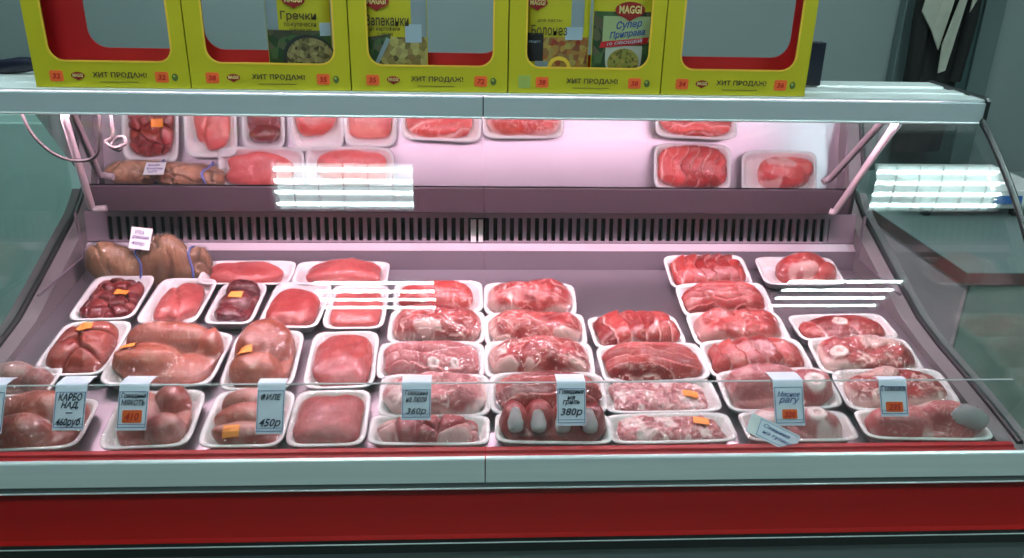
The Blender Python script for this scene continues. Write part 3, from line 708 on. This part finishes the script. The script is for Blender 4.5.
# --- middle
tray(T,-.080,.446,.160,.088,2,'rearmost tray of red meat slices left of the glass seam',[S('slices',M_MARB,.034,31,L=.9,W=.92,x=-.02,pitch=.035,ang=1.2,fat=.7)],tilt=11,lift=0.0085)
tray(T,-.080,0.349,.163,0.0915,-1,'tray of red meat with pale fat patch, second from the back beside the seam',[S('marble',M_MARB,.040,32,L=.99,W=.99,patch=[(-.1,-.62,.035,.012)],rimf=.4)],film=FILMR,tilt=7,lift=.0062)
tray(T,-.086,0.249,.170,0.0915,0,'tray of pink meat with small white fat knobs, left of the glass seam mid-row',[S('slices',M_PALE,.034,33,L=.99,W=.99,pitch=.024,ang=1.5,fat=.75,rings=[(.05,-.55,.009),(.45,-.5,.007)])],film=FILMR,tilt=7,lift=.0062)
tray(T,-.077,0.158,.167,0.0915,0,'tray of pink-red meat directly behind the 360 price tag',[S('marble',M_PALE,.034,34,L=.99,W=.99,patch=[(-.75,0,.015,.022)])],film=FILMR,tilt=7,lift=.0062)
tray(T,-.082,.0825,.173,.066,-1,'frontmost tray of pale pork pieces left of the glass seam',[S('chunks',M_PALE,.030,35,cell=.034,L=.94,W=.92,fat=.6)])
tray(T,.092,.438,.165,.090,-1,'rearmost marbled steak tray just right of the glass seam',[S('marble',M_MARB,.040,36,L=.99,W=.99,rimf=.55)],tilt=11,lift=0.0085)
tray(T,.095,0.339,.172,0.0915,0,'second marbled steak tray from the back, right of the glass seam',[S('marble',M_MARB,.037,37,L=.99,W=.99,rimf=.6,patch=[(.6,-.7,.022,.008)])],tilt=7,lift=.0062)
tray(T,.095,0.249,.176,0.0915,-1,'third steak tray from the back right of the seam, with pale fat at its front',[S('marble',M_MARB,.040,38,L=.99,W=.99,rimf=.5,patch=[(-.5,-.7,.034,.012),(.65,-.6,.022,.007)])],tilt=7,lift=.0062)
tray(T,.102,0.161,.177,0.0915,0,'steak tray in the column right of the seam, directly behind the foil-capped shanks',[S('slices',M_MARB,.036,39,L=.99,W=.99,pitch=.022,ang=1.5,fat=.6)],film=FILMR,tilt=7,lift=.0062)
def crumple(pts,rad,seed):
    b=MB().tube(pts,list(rad),24); rng=np.random.default_rng(seed); n=len(pts)*24; ctr=[Vector(p) for p in pts]
    for i in range(n):
        c=ctr[i//24]; d=Vector(b.v[i])-c; b.v[i]=tuple(c+d*(1+rng.uniform(-.07,.05)))
    b.v[n:n+24]=b.v[:24]; b.v[n+24:n+48]=b.v[n-24:n]; return b
def knob(parent,x,y,z,r,ln,tx,name='foil_cap'):
    """foil-wrapped bone end pointing to the customer"""
    pts=[(x,y,z),(x+tx*ln*.3,y-ln*.3,z+.001),(x+tx*ln*.6,y-ln*.6,z-.002),(x+tx*ln*.85,y-ln*.85,z-.006),(x+tx*ln,y-ln,z-.010)]
    o=crumple(spline(pts,4),np.interp(np.linspace(0,1,17),[0,.25,.55,.85,1],[r*.72,r*.85,r*1.15,r*1.0,r*.35]),int(1000*(x+1))).build(name,FOIL,parent); o['label']='white foil-wrapped bone end'
tr,_=tray(T,.104,.0825,.168,.068,-2,'front tray of shanks with four white foil-capped bone ends under the 380 tag',[S('lobes',M_DARK,.044,40,L=.98,W=.98,y=.06,irr=.02,fat=.12,lob=[(-.72,.2,.30,.95,0,.92),(-.25,.2,.30,.95,0,1.0),(.22,.2,.30,.95,0,.97),(.70,.2,.30,.95,0,.92)])],film=None,lift=.001)
for x in (-.058,-.024,.012,.052): knob(tr,x,.004,.049,.0105,.036,0)
# --- right of the middle
tray(T,.277,.340,.158,.100,3,'tray of rib meat with dark bone ends, rear of the pair in the middle right',[S('slices',M_STRIP,.040,41,L=.99,W=.99,pitch=.026,ang=0.1,fat=.65,fw=.2)])
tray(T,.286,0.240,.174,0.0915,3,'tray of sliced red meat strips just in front of the rib meat tray',[S('slices',M_STRIP,.036,42,L=.99,W=.99,pitch=.018,ang=1.45,fat=.8,fw=.16,wave=.018)],tilt=7,lift=.0062)
tray(T,.283,.160,.180,.086,1,'shallow tray of pale pink meat with orange sticker, just behind another such tray',[S('mince',M_MINCE,.021,43,L=.96,W=.95,n=5)],stick=(.25,-.10,-8),film=FILMR)
tray(T,.284,.0815,.186,.066,1,'front tray of very pale pink meat with orange sticker, left of the fallen tag',[S('mince',M_PALE,.022,44,L=.96,W=.95,n=5)],stick=(.24,.05,-10))
tray(T,.457,.540,.160,.100,1,'rearmost rib tray in the long right-hand stack of red meat',[S('slices',M_STRIP,.036,45,L=.99,W=.99,pitch=.024,ang=.1,fat=.55)],tilt=11,lift=0.0095)
tray(T,.462,0.435,.168,0.0915,2,'second tray from the back in the long right-hand stack, long red strips',[S('slices',M_STRIP,.036,46,L=.99,W=.99,pitch=.018,ang=1.5,fat=.6)],tilt=11,lift=.0095)
tray(T,.462,0.341,.168,0.0915,2,'third tray from the back in the long right-hand stack, red streaky meat',[S('marble',M_STRIP,.038,47,L=.99,W=.99,rimf=.35,fat=.5)],tilt=7,lift=.0062)
tray(T,.468,0.253,.174,0.0915,3,'fourth tray from the back in the long right-hand stack, ribbed red meat',[S('slices',M_STRIP,.038,48,L=.99,W=.99,pitch=.03,ang=.25,fat=.55)],tilt=7,lift=.0062)
tray(T,.478,0.167,.182,0.0915,3,'film-wrapped tray with pale bone end in the right-hand stack behind the 320 tag',[S('lobes',M_PALE,.044,49,L=.98,W=.98,fat=.45,lob=[(-.3,.2,.8,.8,.1,1.0),(.55,.0,.5,.8,-.2,.85)],rings=[(.55,-.25,.016)])],film=FILMR,amp=.002,tilt=7,lift=.0062)
tray(T,.482,.083,.166,.068,0,'front tray of pale fatty pork pieces below the 320 price tag',[S('lobes',M_PALE,.036,50,L=.96,W=.96,fat=.75,lob=[(-.5,.2,.6,.8,.3,.85),(.35,.0,.5,.8,-.3,1.0)],rings=[(.3,.0,.014)])],film=FILMR)
tray(T,.649,.549,.158,.092,0,'tray of one rounded pale-edged cut alone in the back right corner',[S('lobes',M_STRIP,.042,51,L=.80,W=.92,x=.08,fat=.5,lob=[(-.1,.1,.9,.85,.15,1.0),(.5,-.2,.5,.6,0,.8)])],film=FILMR,tilt=7,lift=0.0055)
tray(T,.662,.352,.176,.084,2,'rearmost bone-in steak tray at the right end panel',[S('slices',M_MARB,.024,52,L=.99,W=.99,n=2.4,pitch=.05,ang=.5,fat=.8,rings=[(-.05,.1,.012)])],film=FILMR)
tray(T,.661,0.257,.174,0.0915,0,'middle bone-in steak tray at the right end, with pale fat slab',[S('marble',M_MARB,.034,53,L=.99,W=.99,rimf=.8,patch=[(.25,.35,.05,.014)],rings=[(-.6,-.2,.014)])],film=FILMR,tilt=7,lift=.0062)
tray(T,.672,0.165,.182,0.0915,1,'bone-in steak tray directly behind the shank at the right end',[S('marble',M_MARB,.030,54,L=.99,W=.99,n=2.4,rimf=.7,patch=[(-.2,.55,.03,.012),(.45,.1,.02,.014)],rings=[(-.45,-.6,.011)])],film=FILMR,tilt=7,lift=.0062)
tr,_=tray(T,.680,.083,.190,.068,-2,'front-right tray of shank with a shiny wrapped end under the 295 tag',[S('lobes',M_PALE,.044,55,L=.99,W=.98,fat=.5,lob=[(-.35,.0,.7,.95,.1,.9),(.3,.1,.7,.8,-.1,1.0)])],film=None)
crumple(spline([(.020,.0,.036),(.040,-.003,.044),(.058,-.006,.045),(.074,-.010,.040),(.084,-.014,.033)],4),np.interp(np.linspace(0,1,17),[0,.25,.55,.85,1],[.012,.016,.019,.016,.009]),5).build('foil_cap',FOIL,tr)['label']='shiny wrapped shank end'

# --- brown duck in a bag
dk=empty('plucked_duck',(0,0,0),'brown plucked duck in a clear bag with blue ties at the back left','duck')
dk.matrix_world=Matrix.Translation((-.648,.562,dz(.562)+.001))@Matrix.Rotation(R(8),4,'X')@Matrix.Rotation(R(3),4,'Z')
class Duck(Meat):
    def ev(s,X,Y):
        z,f,t=super().ev(X,Y)
        w=np.abs(fbm(X*17+Y*12,Y*40-X*10,77,2)-.5)*2; w2=np.abs(fbm(X*60,Y*75,79,3)-.5)*2; k=sstep(.004,.02,z); cr=np.exp(-(w/.055)**2); z=z-(.012*cr+.0045*np.exp(-(w2/.09)**2)-.003)*k; t=np.clip(t-.55*cr-.2*np.exp(-(w2/.09)**2)+.1,0,1)  # tone lowered along the folds: crease shade put into the skin colour
        return np.maximum(z,.0005),f*.6,t
DM=Duck(.258,.066,.086,'lobes',61,2.6,.06,dict(fat=.35,p=5,L=[(-.58,.0,.46,1.0,.0,.86),(.22,.0,.46,1.05,-.05,1.05),(-.10,-.1,.3,.8,0,.62),(.72,.05,.26,.7,.2,.72),(.93,.1,.13,.5,0,.66)]))
meat_obj(DM,.001,DUCKSKIN,dk,'body',res=90)
nu,nv=60,34; X,Y=super_grid(DM.a*1.02,DM.b*1.05,2.6,nu,nv); zz,_,_=DM.ev(X/1.02,Y/1.05); e=np.zeros_like(zz,bool); e[0]=e[-1]=True; e[:,0]=e[:,-1]=True
z=zz+.004
for it in range(10):
    q=z.copy(); q[1:-1,1:-1]=(z[1:-1,1:-1]*2+z[:-2,1:-1]+z[2:,1:-1]+z[1:-1,:-2]+z[1:-1,2:])/6; z=np.maximum(q,zz+.003); z[e]=.002
z=np.where(e,.002,z+.003*fbm(X*60,Y*40,9,2))
obj('clear_bag',mesh('clear_bag',np.stack([X.ravel(),Y.ravel(),z.ravel()],1),grid_faces(nu,nv),True),DUCKBAG,dk)
def band(xc,wob,name):
    pts=[]
    for i in range(15):
        y=-.034+.068*i/14; h=float(DM.ev(np.array([[xc]]),np.array([[y]]))[0][0,0]); pts.append((xc+wob*math.sin(i*.9),y,h+.004))
    MB().tube(pts,.0024,8).build(name,TIEBLUE,dk)
band(-.015,.006,'blue_tie'); band(.082,.004,'blue_tie')

# ================================================================== PRICE TAGS
def hung_tag(x0,x1,ztop,zbot,label,lines,patch=None,fold=.007,col=PAPER,lean=.29):
    """folded card hooked over the guard glass; lines = (text, width share, height, z share from top, ink, shear, bold)"""
    cx=(x0+x1)/2; w=x1-x0; top_=.9596
    t=empty('price_tag',(cx,.0599,top_),label,'price tag','price tags on the guard glass')
    yf=-.0035; zb=zbot+.0055-top_; sk=-.25*cx
    def hang(o):                                    # cards swing out at the foot and a little sideways
        me=o.data; n=len(me.vertices); c=np.empty(n*3); me.vertices.foreach_get('co',c); c=c.reshape(-1,3)
        if o.location.length: c+=np.array(o.location); o.location=(0,0,0)
        k=(c[:,2]<0)&(c[:,1]<.001); c[k,0]+=c[k,2]*sk; c[k,1]+=c[k,2]*lean
        me.vertices.foreach_set('co',c.ravel()); me.update(); return o
    prof=[(yf,zb),(yf,zb*.5),(yf,-.001),(yf+.001,.0012),(yf+.0022,.0016),(.003,.0016),(.0042,.0010),(.006+fold*.9,.000),(.008+fold*1.5,-.003)]
    hang(MB().sheet(prof,-w/2,w/2,.0005,1).build('card',col,t))
    f=MB()
    for s_ in (-1,1): f.box(s_*w*.46-.0004,s_*w*.46+.0004,yf-.0012,yf-.0008,zb+.004,-.008)
    f.box(-w*.46,w*.46,yf-.0012,yf-.0008,-.0085,-.0078); f.box(-w*.46,w*.46,yf-.0012,yf-.0008,zb+.0040,zb+.0048)
    f.box(-w*.46,w*.46,yf-.0012,yf-.0008,zb+.0085,zb+.0090)
    hang(f.build('printed_frame',simple_line,t))
    for (s_,ws,h,zs,ink,sh,bo) in lines:
        hang(lettering(s_,ink,t,(0,yf-.0014,zb*zs),w*ws,h*.84,sh,bo))
    if patch:
        s_,pz,pw,ph=patch
        p=obj('orange_patch',plate(rrect(-w*pw/2,w*pw/2,-ph/2,ph/2,.002),[],0,-.0004,'orange_patch'),ORANGEP,t); p.location=(0,yf-.0011,zb*pz); p['label']='orange price patch'
        hang(p); q=lettering(s_,REDINK,t,(0,yf-.0022,zb*pz),w*pw*.72,ph*.62,.2,.02); hang(q); q.parent=p
    return t
simple_line=simple('tag_frame_blue',(.10,.16,.34),.6)
hung_tag(-.700,-.667,.970,.889,'price tag cut off by the left edge of the guard glass',[('а',.35,.007,.25,INK,.2,.01),('р',.35,.010,.7,INK,.2,.01)],fold=.012)
hung_tag(-.600,-.557,.970,.893,'price tag reading 460 in front of the film-wrapped carbonade',[('КАРБО',.76,.0125,.24,INK,.25,.018),('НАД,',.56,.0125,.43,INK,.3,.018),('—',.22,.0012,.60,INK,0,0),('460руб',.80,.016,.82,INK,.3,.018)],fold=.014)
hung_tag(-.513,-.472,.964,.892,'price tag with orange 410 patch in front of the pork lumps',[('Говядина',.84,.010,.22,INK,.25,.010),('МЯКОТЬ',.80,.0095,.37,INK,.25,.016)],patch=('410',.68,.66,.0175),fold=.013)
hung_tag(-.322,-.283,.961,.885,'price tag reading 450 above the front pale pork slices',[('ФИЛЕ',.74,.011,.24,INK,.3,.018),('450р',.78,.0165,.78,INK,.35,.015)])
hung_tag(-.119,-.077,.967,.903,'price tag reading 360 left of the glass seam',[('Говядина',.80,.010,.25,INK,.3,.004),('на люля',.72,.0085,.43,INK,.3,.004),('360р',.68,.0125,.76,INK,.25,.006)],fold=.012)
hung_tag(.103,.145,.966,.893,'price tag reading 380 above the foil-capped shanks',[('Говядина',.86,.010,.20,INK,.3,.014),('на',.28,.006,.34,INK,.3,.012),('гриль',.60,.009,.46,INK,.35,.012),('380р',.76,.0155,.69,INK,.25,.014)],fold=.012)
hung_tag(.421,.466,.966,.890,'price tag with faint blue writing and orange 320 patch near the fallen tag',[('Мясное',.74,.009,.28,INKB,.35,.0),('рагу',.70,.011,.44,INKB,.35,.006)],patch=('320',.73,.50,.0135),fold=.014)
hung_tag(.580,.622,.965,.902,'price tag with orange 295 patch, last one towards the right end',[('Голяшка',.84,.0095,.20,INK,.05,.012)],patch=('295',.72,.62,.0145),fold=.003)
# fallen tag lying on the red strip
t=empty('price_tag',(.424,.0305,.8870),'tilted fallen price tag leaning on the red strip between glass panes','price tag')
t.rotation_euler=(R(-32),R(28),0); t.scale=(.95,1,.74)
b=MB(); b.box(-.047,.047,-.0003,.0003,-.021,.019); b.build('card',PAPER,t)
f=MB()
for zz_ in (-.017,.0155): f.box(-.028,.044,-.0006,-.0004,zz_-.0004,zz_+.0004)
f.box(-.0285,-.0278,-.0006,-.0004,-.017,.0155); f.build('printed_frame',simple_line,t)
b=MB().box(-.046,-.030,-.0008,-.0004,-.0205,.0185).build('white_edge',PAPERW,t)
lettering('Свинина',INKB,t,(.004,-.0012,.007),.050,.008,.35,.004); lettering('на гуляш',INKB,t,(.008,-.0012,-.007),.056,.008,.35,.004)
# tag on the duck
t=empty('price_tag',(-.650,.536,1.006),'white card with violet handwriting propped on the brown duck','price tag')
t.rotation_euler=(R(-28),R(8),0)
MB().box(-.019,.019,-.0003,.0003,-.021,.021).build('card',PAPERW,t)
lettering('УТКА',INKV,t,(-.003,-.001,.011),.017,.0075,.1,.015); lettering('домашняя',INKV,t,(0,-.001,.001),.031,.0075,.15,.012); lettering('400р',INKV,t,(-.003,-.001,-.011),.024,.0085,.2,.012)

# ================================================================== YELLOW DISPLAY CARTONS
ZC=1.3178
BACKZ=.0545
def carton(x0,x1,label,left,right,hole_l,hole_r,first='logo'):
    cx=(x0+x1)/2; w=(x1-x0)-.002; H=.27; D=.060
    t=empty('display_carton',(cx,.379,ZC),label,'display carton','yellow display cartons on the counter top')
    win=rrect(-w/2+.029,w/2-.024,.042,H-.05,.022)
    o=obj('front_panel',plate([(-w/2,0),(w/2,0),(w/2,H),(-w/2,H)],[win],0,.0018,'front_panel'),YELLOW,t)
    bd=obj('window_border',plate(rrect(-w/2+.0262,w/2-.0212,.0392,H-.0472,.0245),[rrect(-w/2+.029,w/2-.024,.042,H-.05,.022)],-.0006,.0,'window_border'),YBORDER,t)
    obj('back_panel',plate([(-w/2,0),(w/2,0),(w/2,H),(-w/2,H)],[rrect(hole_l-cx,hole_r-cx,BACKZ,H-.04,.030)],D-.002,D,'back_panel'),CARDRED,t)
    b=MB(); b.box(-w/2,-w/2+.0018,.0018,D-.002,0,H).box(w/2-.0018,w/2,.0018,D-.002,0,H).box(-w/2,w/2,.0018,D-.002,0,.0018).box(-w/2,w/2,.0018,D-.002,H-.0018,H)
    b.build('sleeve',YELLOW,t)
    b=MB(); b.box(-w/2+.0018,-w/2+.0026,.0018,D-.002,.002,H-.002).box(w/2-.0026,w/2-.0018,.0018,D-.002,.002,H-.002).box(-w/2+.0026,w/2-.0026,.0018,D-.002,.0018,.0026); b.build('lining',CARDRED,t)
    lettering('ХИТ ПРОДАЖ!',BROWNINK,t,(.012,-.0006,.0195),.084,.0098,0,.020,name='headline')
    MB().box(-.020,.040,-.0006,0,.0085,.0093).build('underline',BROWNINK,t)
    for px,txt in ((-w/2+.034 if first=='logo' else -w/2+.055,left),(w/2-.043,right)):
        p=obj('price_badge',plate(rrect(-.0105,.0105,-.0085,.0085,.003),[],-.0007,0,'price_badge'),ORANGEP,t); p.location=(px,0,.0175); p['label']='orange price badge'
        lettering(txt,REDINK,p,(0,-.0012,0),.012,.0085,.15,.03)
    if first=='logo': logo(t,(-w/2+.067,-.0002,.0185),.0105)
    else: obj('green_square',plate(rrect(-.010,.010,-.010,.010,.001),[],-.0005,0,'green_square'),GREENL,t).location=(-w/2+.026,0,.018)
    e=obj('round_emblem',plate(ellipse(0,0,.0048,.006),[],-.0006,0,'round_emblem'),GREEN,t); e.location=(w/2-.0225,0,.0175)
    obj('emblem_glint',plate(ellipse(-.001,.002,.002,.0022,12),[],-.001,-.0006,'emblem_glint'),GREENL,e)
    return t
def logo(parent,loc,a):
    pts=ellipse(0,0,a,a*.52,28); pts=[(x,z-(a*.22*max(0,1-abs(x)/(a*.35)) if z<0 else 0)) for x,z in pts]
    o=obj('logo_badge',plate(pts,[],-.0005,0,'logo_badge'),LOGORED,parent); o.location=loc
    lettering('MAGGI',LOGOY,o,(0,-.0009,a*.03),a*1.5,a*.52,0,.03)
    return o
bx=[(-.709,-.467),(-.467,-.213),(-.213,.040),(.040,.292),(.292,.536)]
carton(*bx[0],'leftmost yellow carton, empty, its red inner edge curving at the left','32','32',-.640,-.476)
carton(*bx[1],'yellow carton holding the buckwheat packet','38','35',-.454,-.222)
carton(*bx[2],'yellow carton holding the casserole packet','35','72',-.205,.03)
carton(*bx[3],'yellow carton filled with two seasoning packets','38','38',.05,.28,'square')
carton(*bx[4],'yellow carton at the right end of the row, empty with grey back view','34','36',.303,.521)
def packet(x0,x1,label):
    cx=(x0+x1)/2; w=x1-x0; h=.165
    t=empty('seasoning_packet',(cx,.402,ZC+.0032),label,'seasoning packet','seasoning packets in the cartons')
    nu,nv=14,18; v=[];f=[]
    for sgn in (-1,1):
        for j_ in range(nv):
            for i in range(nu):
                u=i/(nu-1)*2-1; q=j_/(nv-1)*2-1
                th=.0012+.0075*max(0,(1-u**4))*max(0,(1-q**4)); v.append((u*w/2,sgn*th,(q+1)/2*h))
    k=nu*nv; f=grid_faces(nu,nv)+[tuple(a+k for a in reversed(q)) for q in grid_faces(nu,nv)]
    bo=border(nu,nv); f+=[(bo[(i+1)%len(bo)],bo[i],bo[i]+k,bo[(i+1)%len(bo)]+k) for i in range(len(bo))]
    obj('pouch',mesh('pouch',v,f,True),PACKY,t); return t,w,h
def yfront(u,q): return -(.0012+.0075*max(0,(1-u**4))*max(0,(1-q**4)))
def art(name,outline,mat,t,w,h,lay,lab=None):
    """printed field that follows the pouch front; outline in (x,z) of the packet"""
    me=plate(outline,[],0,-.0002,name)
    bm=bmesh.new(); bm.from_mesh(me)
    bmesh.ops.triangulate(bm,faces=bm.faces)
    for _k in range(5):
        ed=[e for e in bm.edges if e.calc_length()>.006]
        if not ed: break
        bmesh.ops.subdivide_edges(bm,edges=ed,cuts=1,use_grid_fill=True); bmesh.ops.triangulate(bm,faces=bm.faces)
    for v in bm.verts: v.co.y+=yfront(max(-1,min(1,v.co.x/(w/2))),max(-1,min(1,v.co.z/h*2-1)))-lay
    bm.to_mesh(me); bm.free(); return obj(name,me,mat,t)
Rq=lambda x0,x1,z0,z1:[(x0,z0),(x1,z0),(x1,z1),(x0,z1)]
t,w,h=packet(-.345,-.243,'buckwheat seasoning packet with a pan picture, in the second yellow carton')
art('picture_field',Rq(-w*.49,w*.49,.002,.088),GREENS,t,w,h,.0003); art('side_field',Rq(-w*.49,-w*.30,.088,h-.002),PACKGREY,t,w,h,.0003)
art('pan',ellipse(.014,.046,.041,.036,24),BOWLD,t,w,h,.0006); art('pan_food',ellipse(.016,.045,.037,.032,24),FOOD1,t,w,h,.0010)
lettering('Гречки',BROWNINK,t,(.002,-.0100,0.1092),.056,.016,0,.014); lettering('по-купечески',BROWNINK,t,(.004,-.0100,0.0958),.050,.008,0,.01); lettering('приправа для\nвторых блюд',BROWNINK,t,(.004,-.0100,0.0850),.034,.011,0,.004)
logo(t,(-.004,-.0100,0.1343),.018); art('price_label',Rq(.034,.050,.080,.100),PACKWHITE,t,w,h,.0012)
t,w,h=packet(-.196,-.090,'casserole seasoning packet with cubed food picture, in the third yellow carton')
art('picture_field',Rq(-w*.49,w*.49,.002,.080),FOOD2,t,w,h,.0003); art('corner_picture',[( -w*.49,.004),(-w*.40,.004),(-.004,.085),(-w*.49,.078)],GREENS,t,w,h,.0006)
art('spatula',[(-.042,.018),(-.038,.015),(-.006,.076),(-.012,.080)],PACKGREY,t,w,h,.0009)
art('side_field',Rq(w*.26,w*.49,.080,h-.002),PACKGREY,t,w,h,.0003)
lettering('Запеканки',BROWNINK,t,(-.010,-.0100,0.1056),.068,.017,0,.014); lettering('из картофеля',BROWNINK,t,(-.014,-.0100,0.0922),.048,.008,0,.01); lettering('с мясом',BROWNINK,t,(-.014,-.0100,0.0841),.024,.005,0,.004)
logo(t,(-.026,-.0100,0.1343),.020); art('price_label',Rq(.018,.044,.072,.100),PACKWHITE,t,w,h,.0012)
t,w,h=packet(.068,.172,'bolognese seasoning packet with pasta picture, left of the pair in one carton')
art('picture_field',Rq(-w*.22,w*.49,.002,.084),FOOD3,t,w,h,.0003); art('dark_panel',Rq(-w*.48,-w*.22,.045,.090),PACKDARK,t,w,h,.0004); art('glass_picture',Rq(-w*.34,-w*.14,.010,.046),PACKGREY,t,w,h,.0007)
art('side_field',Rq(w*.20,w*.40,.090,h-.002),PACKGREY,t,w,h,.0003)
lettering('Болонез',BROWNINK,t,(-.014,-.0100,0.0949),.058,.016,0,.006); lettering('для пасты',BROWNINK,t,(-.014,-.0100,0.1092),.040,.005,0,.0); lettering('РЕЦЕПТ',PACKWHITE,t,(-.036,-.0085,0.0761),.020,.004,0,.0)
logo(t,(-.034,-.0085,0.1362),.016); art('plate_picture',ellipse(.004,.036,.019,.018,24),YBORDER,t,w,h,.0008); art('pasta',ellipse(.004,.036,.013,.012,20),FOOD3,t,w,h,.0011)
art('price_label',Rq(.012,.040,.080,.100),PACKWHITE,t,w,h,.0012)
t,w,h=packet(.177,.281,'ten-vegetable seasoning packet with soup bowl picture, right of the pair')
art('picture_field',Rq(-w*.49,w*.49,.002,.125),GREENS,t,w,h,.0003)
art('bowl',[(-.030+.060*i/12,.072) for i in range(13)]+[(.030*math.cos(math.pi*i/14)+.0,.052-.040*math.sin(math.pi*i/14)) for i in range(0,15)],BOWLW,t,w,h,.0006); art('soup',ellipse(0,.046,.026,.022,24),FOOD4,t,w,h,.0010)
lettering('Супер',INKB,t,(.006,-.0100,0.1047),.042,.015,.3,.02,rot=(0,R(-7),0)); lettering('Приправа',INKB,t,(.004,-.0100,0.0904),.058,.013,.3,.02,rot=(0,R(-7),0))
art('title_field',Rq(-.036,.046,.078,.118),PACKPALE,t,w,h,.0006); b=art('red_banner',[(-.040,.068),(.038,.076),(.040,.086),(-.038,.078)],CARDRED,t,w,h,.0012); lettering('10 ОВОЩЕЙ',PACKWHITE,t,(.0,-.0112,0.0779),.058,.007,.2,.015,rot=(0,R(-6),0))
logo(t,(.006,-.0100,0.1279),.024)

# dark items on the canopy behind the cartons
t=empty('document_folder',(.585,.505,1.3175),'dark navy folder standing upright behind the right end of the yellow cartons','folder')
MB().box(-.010,.0235,-.012,-.009,0,.075).box(-.010,.0235,.009,.012,0,.075).box(.0205,.0235,-.009,.009,0,.075).build('cover',NAVY,t,.001)
MB().box(-.009,.018,-.009,.009,.002,.072).build('pages',PAPERW,t)
t=empty('folded_umbrella',(-.80,.51,1.3175),'black folded umbrella lying on the counter top left of the yellow cartons','umbrella')
v=[(-.14+.30*i/20,.0,.013+.003*math.sin(i*.7)) for i in range(21)]
MB().tube(v,[.004+.009*math.sin(math.pi*min(1,(i+3)/23))*(1+.08*math.sin(i*2.1)) for i in range(21)],14).build('canopy_cloth',NAVY,t)
MB().tube([(-.14,0,.012),(-.19,0,.012)],.007).build('handle',BLACK,t)

# ================================================================== CAMERA
cam=bpy.data.cameras.new('camera'); co=bpy.data.objects.new('camera',cam); COL.objects.link(co)
cam.sensor_fit='HORIZONTAL'; cam.sensor_width=36; cam.lens=820/1024*36; cam.clip_start=.02
p_,y_,r_=R(22.558),R(-3.344),R(1.3036)
B=np.array([[1,0,0],[0,0,-1],[0,1,0.]])
Yw=np.array([[math.cos(y_),math.sin(y_),0],[-math.sin(y_),math.cos(y_),0],[0,0,1]])
Pm=np.array([[1,0,0],[0,math.cos(p_),-math.sin(p_)],[0,math.sin(p_),math.cos(p_)]])
Rm=np.array([[math.cos(r_),-math.sin(r_),0],[math.sin(r_),math.cos(r_),0],[0,0,1]])
Mw=Rm@Pm@B@Yw           # world -> (right, down, forward)
rt,dn,fw=Mw
co.matrix_world=Matrix(((rt[0],-dn[0],-fw[0],-.025),(rt[1],-dn[1],-fw[1],-.975),(rt[2],-dn[2],-fw[2],1.551),(0,0,0,1)))
scene.camera=co

# ================================================================== WORLD / VIEW
w=bpy.data.worlds.new('world'); scene.world=w; w.use_nodes=True
w.node_tree.nodes['Background'].inputs[0].default_value=(.5,.6,.6,1); w.node_tree.nodes['Background'].inputs[1].default_value=.02
vs=scene.view_settings; vs.view_transform='Standard'; vs.look='None'; vs.gamma=1; vs.use_curve_mapping=False; vs.exposure=0
cy=scene.cycles
cy.transparent_max_bounces=32; cy.max_bounces=8; cy.diffuse_bounces=4; cy.glossy_bounces=5
cy.use_denoising=True; cy.sample_clamp_indirect=6; cy.caustics_reflective=False; cy.caustics_refractive=False
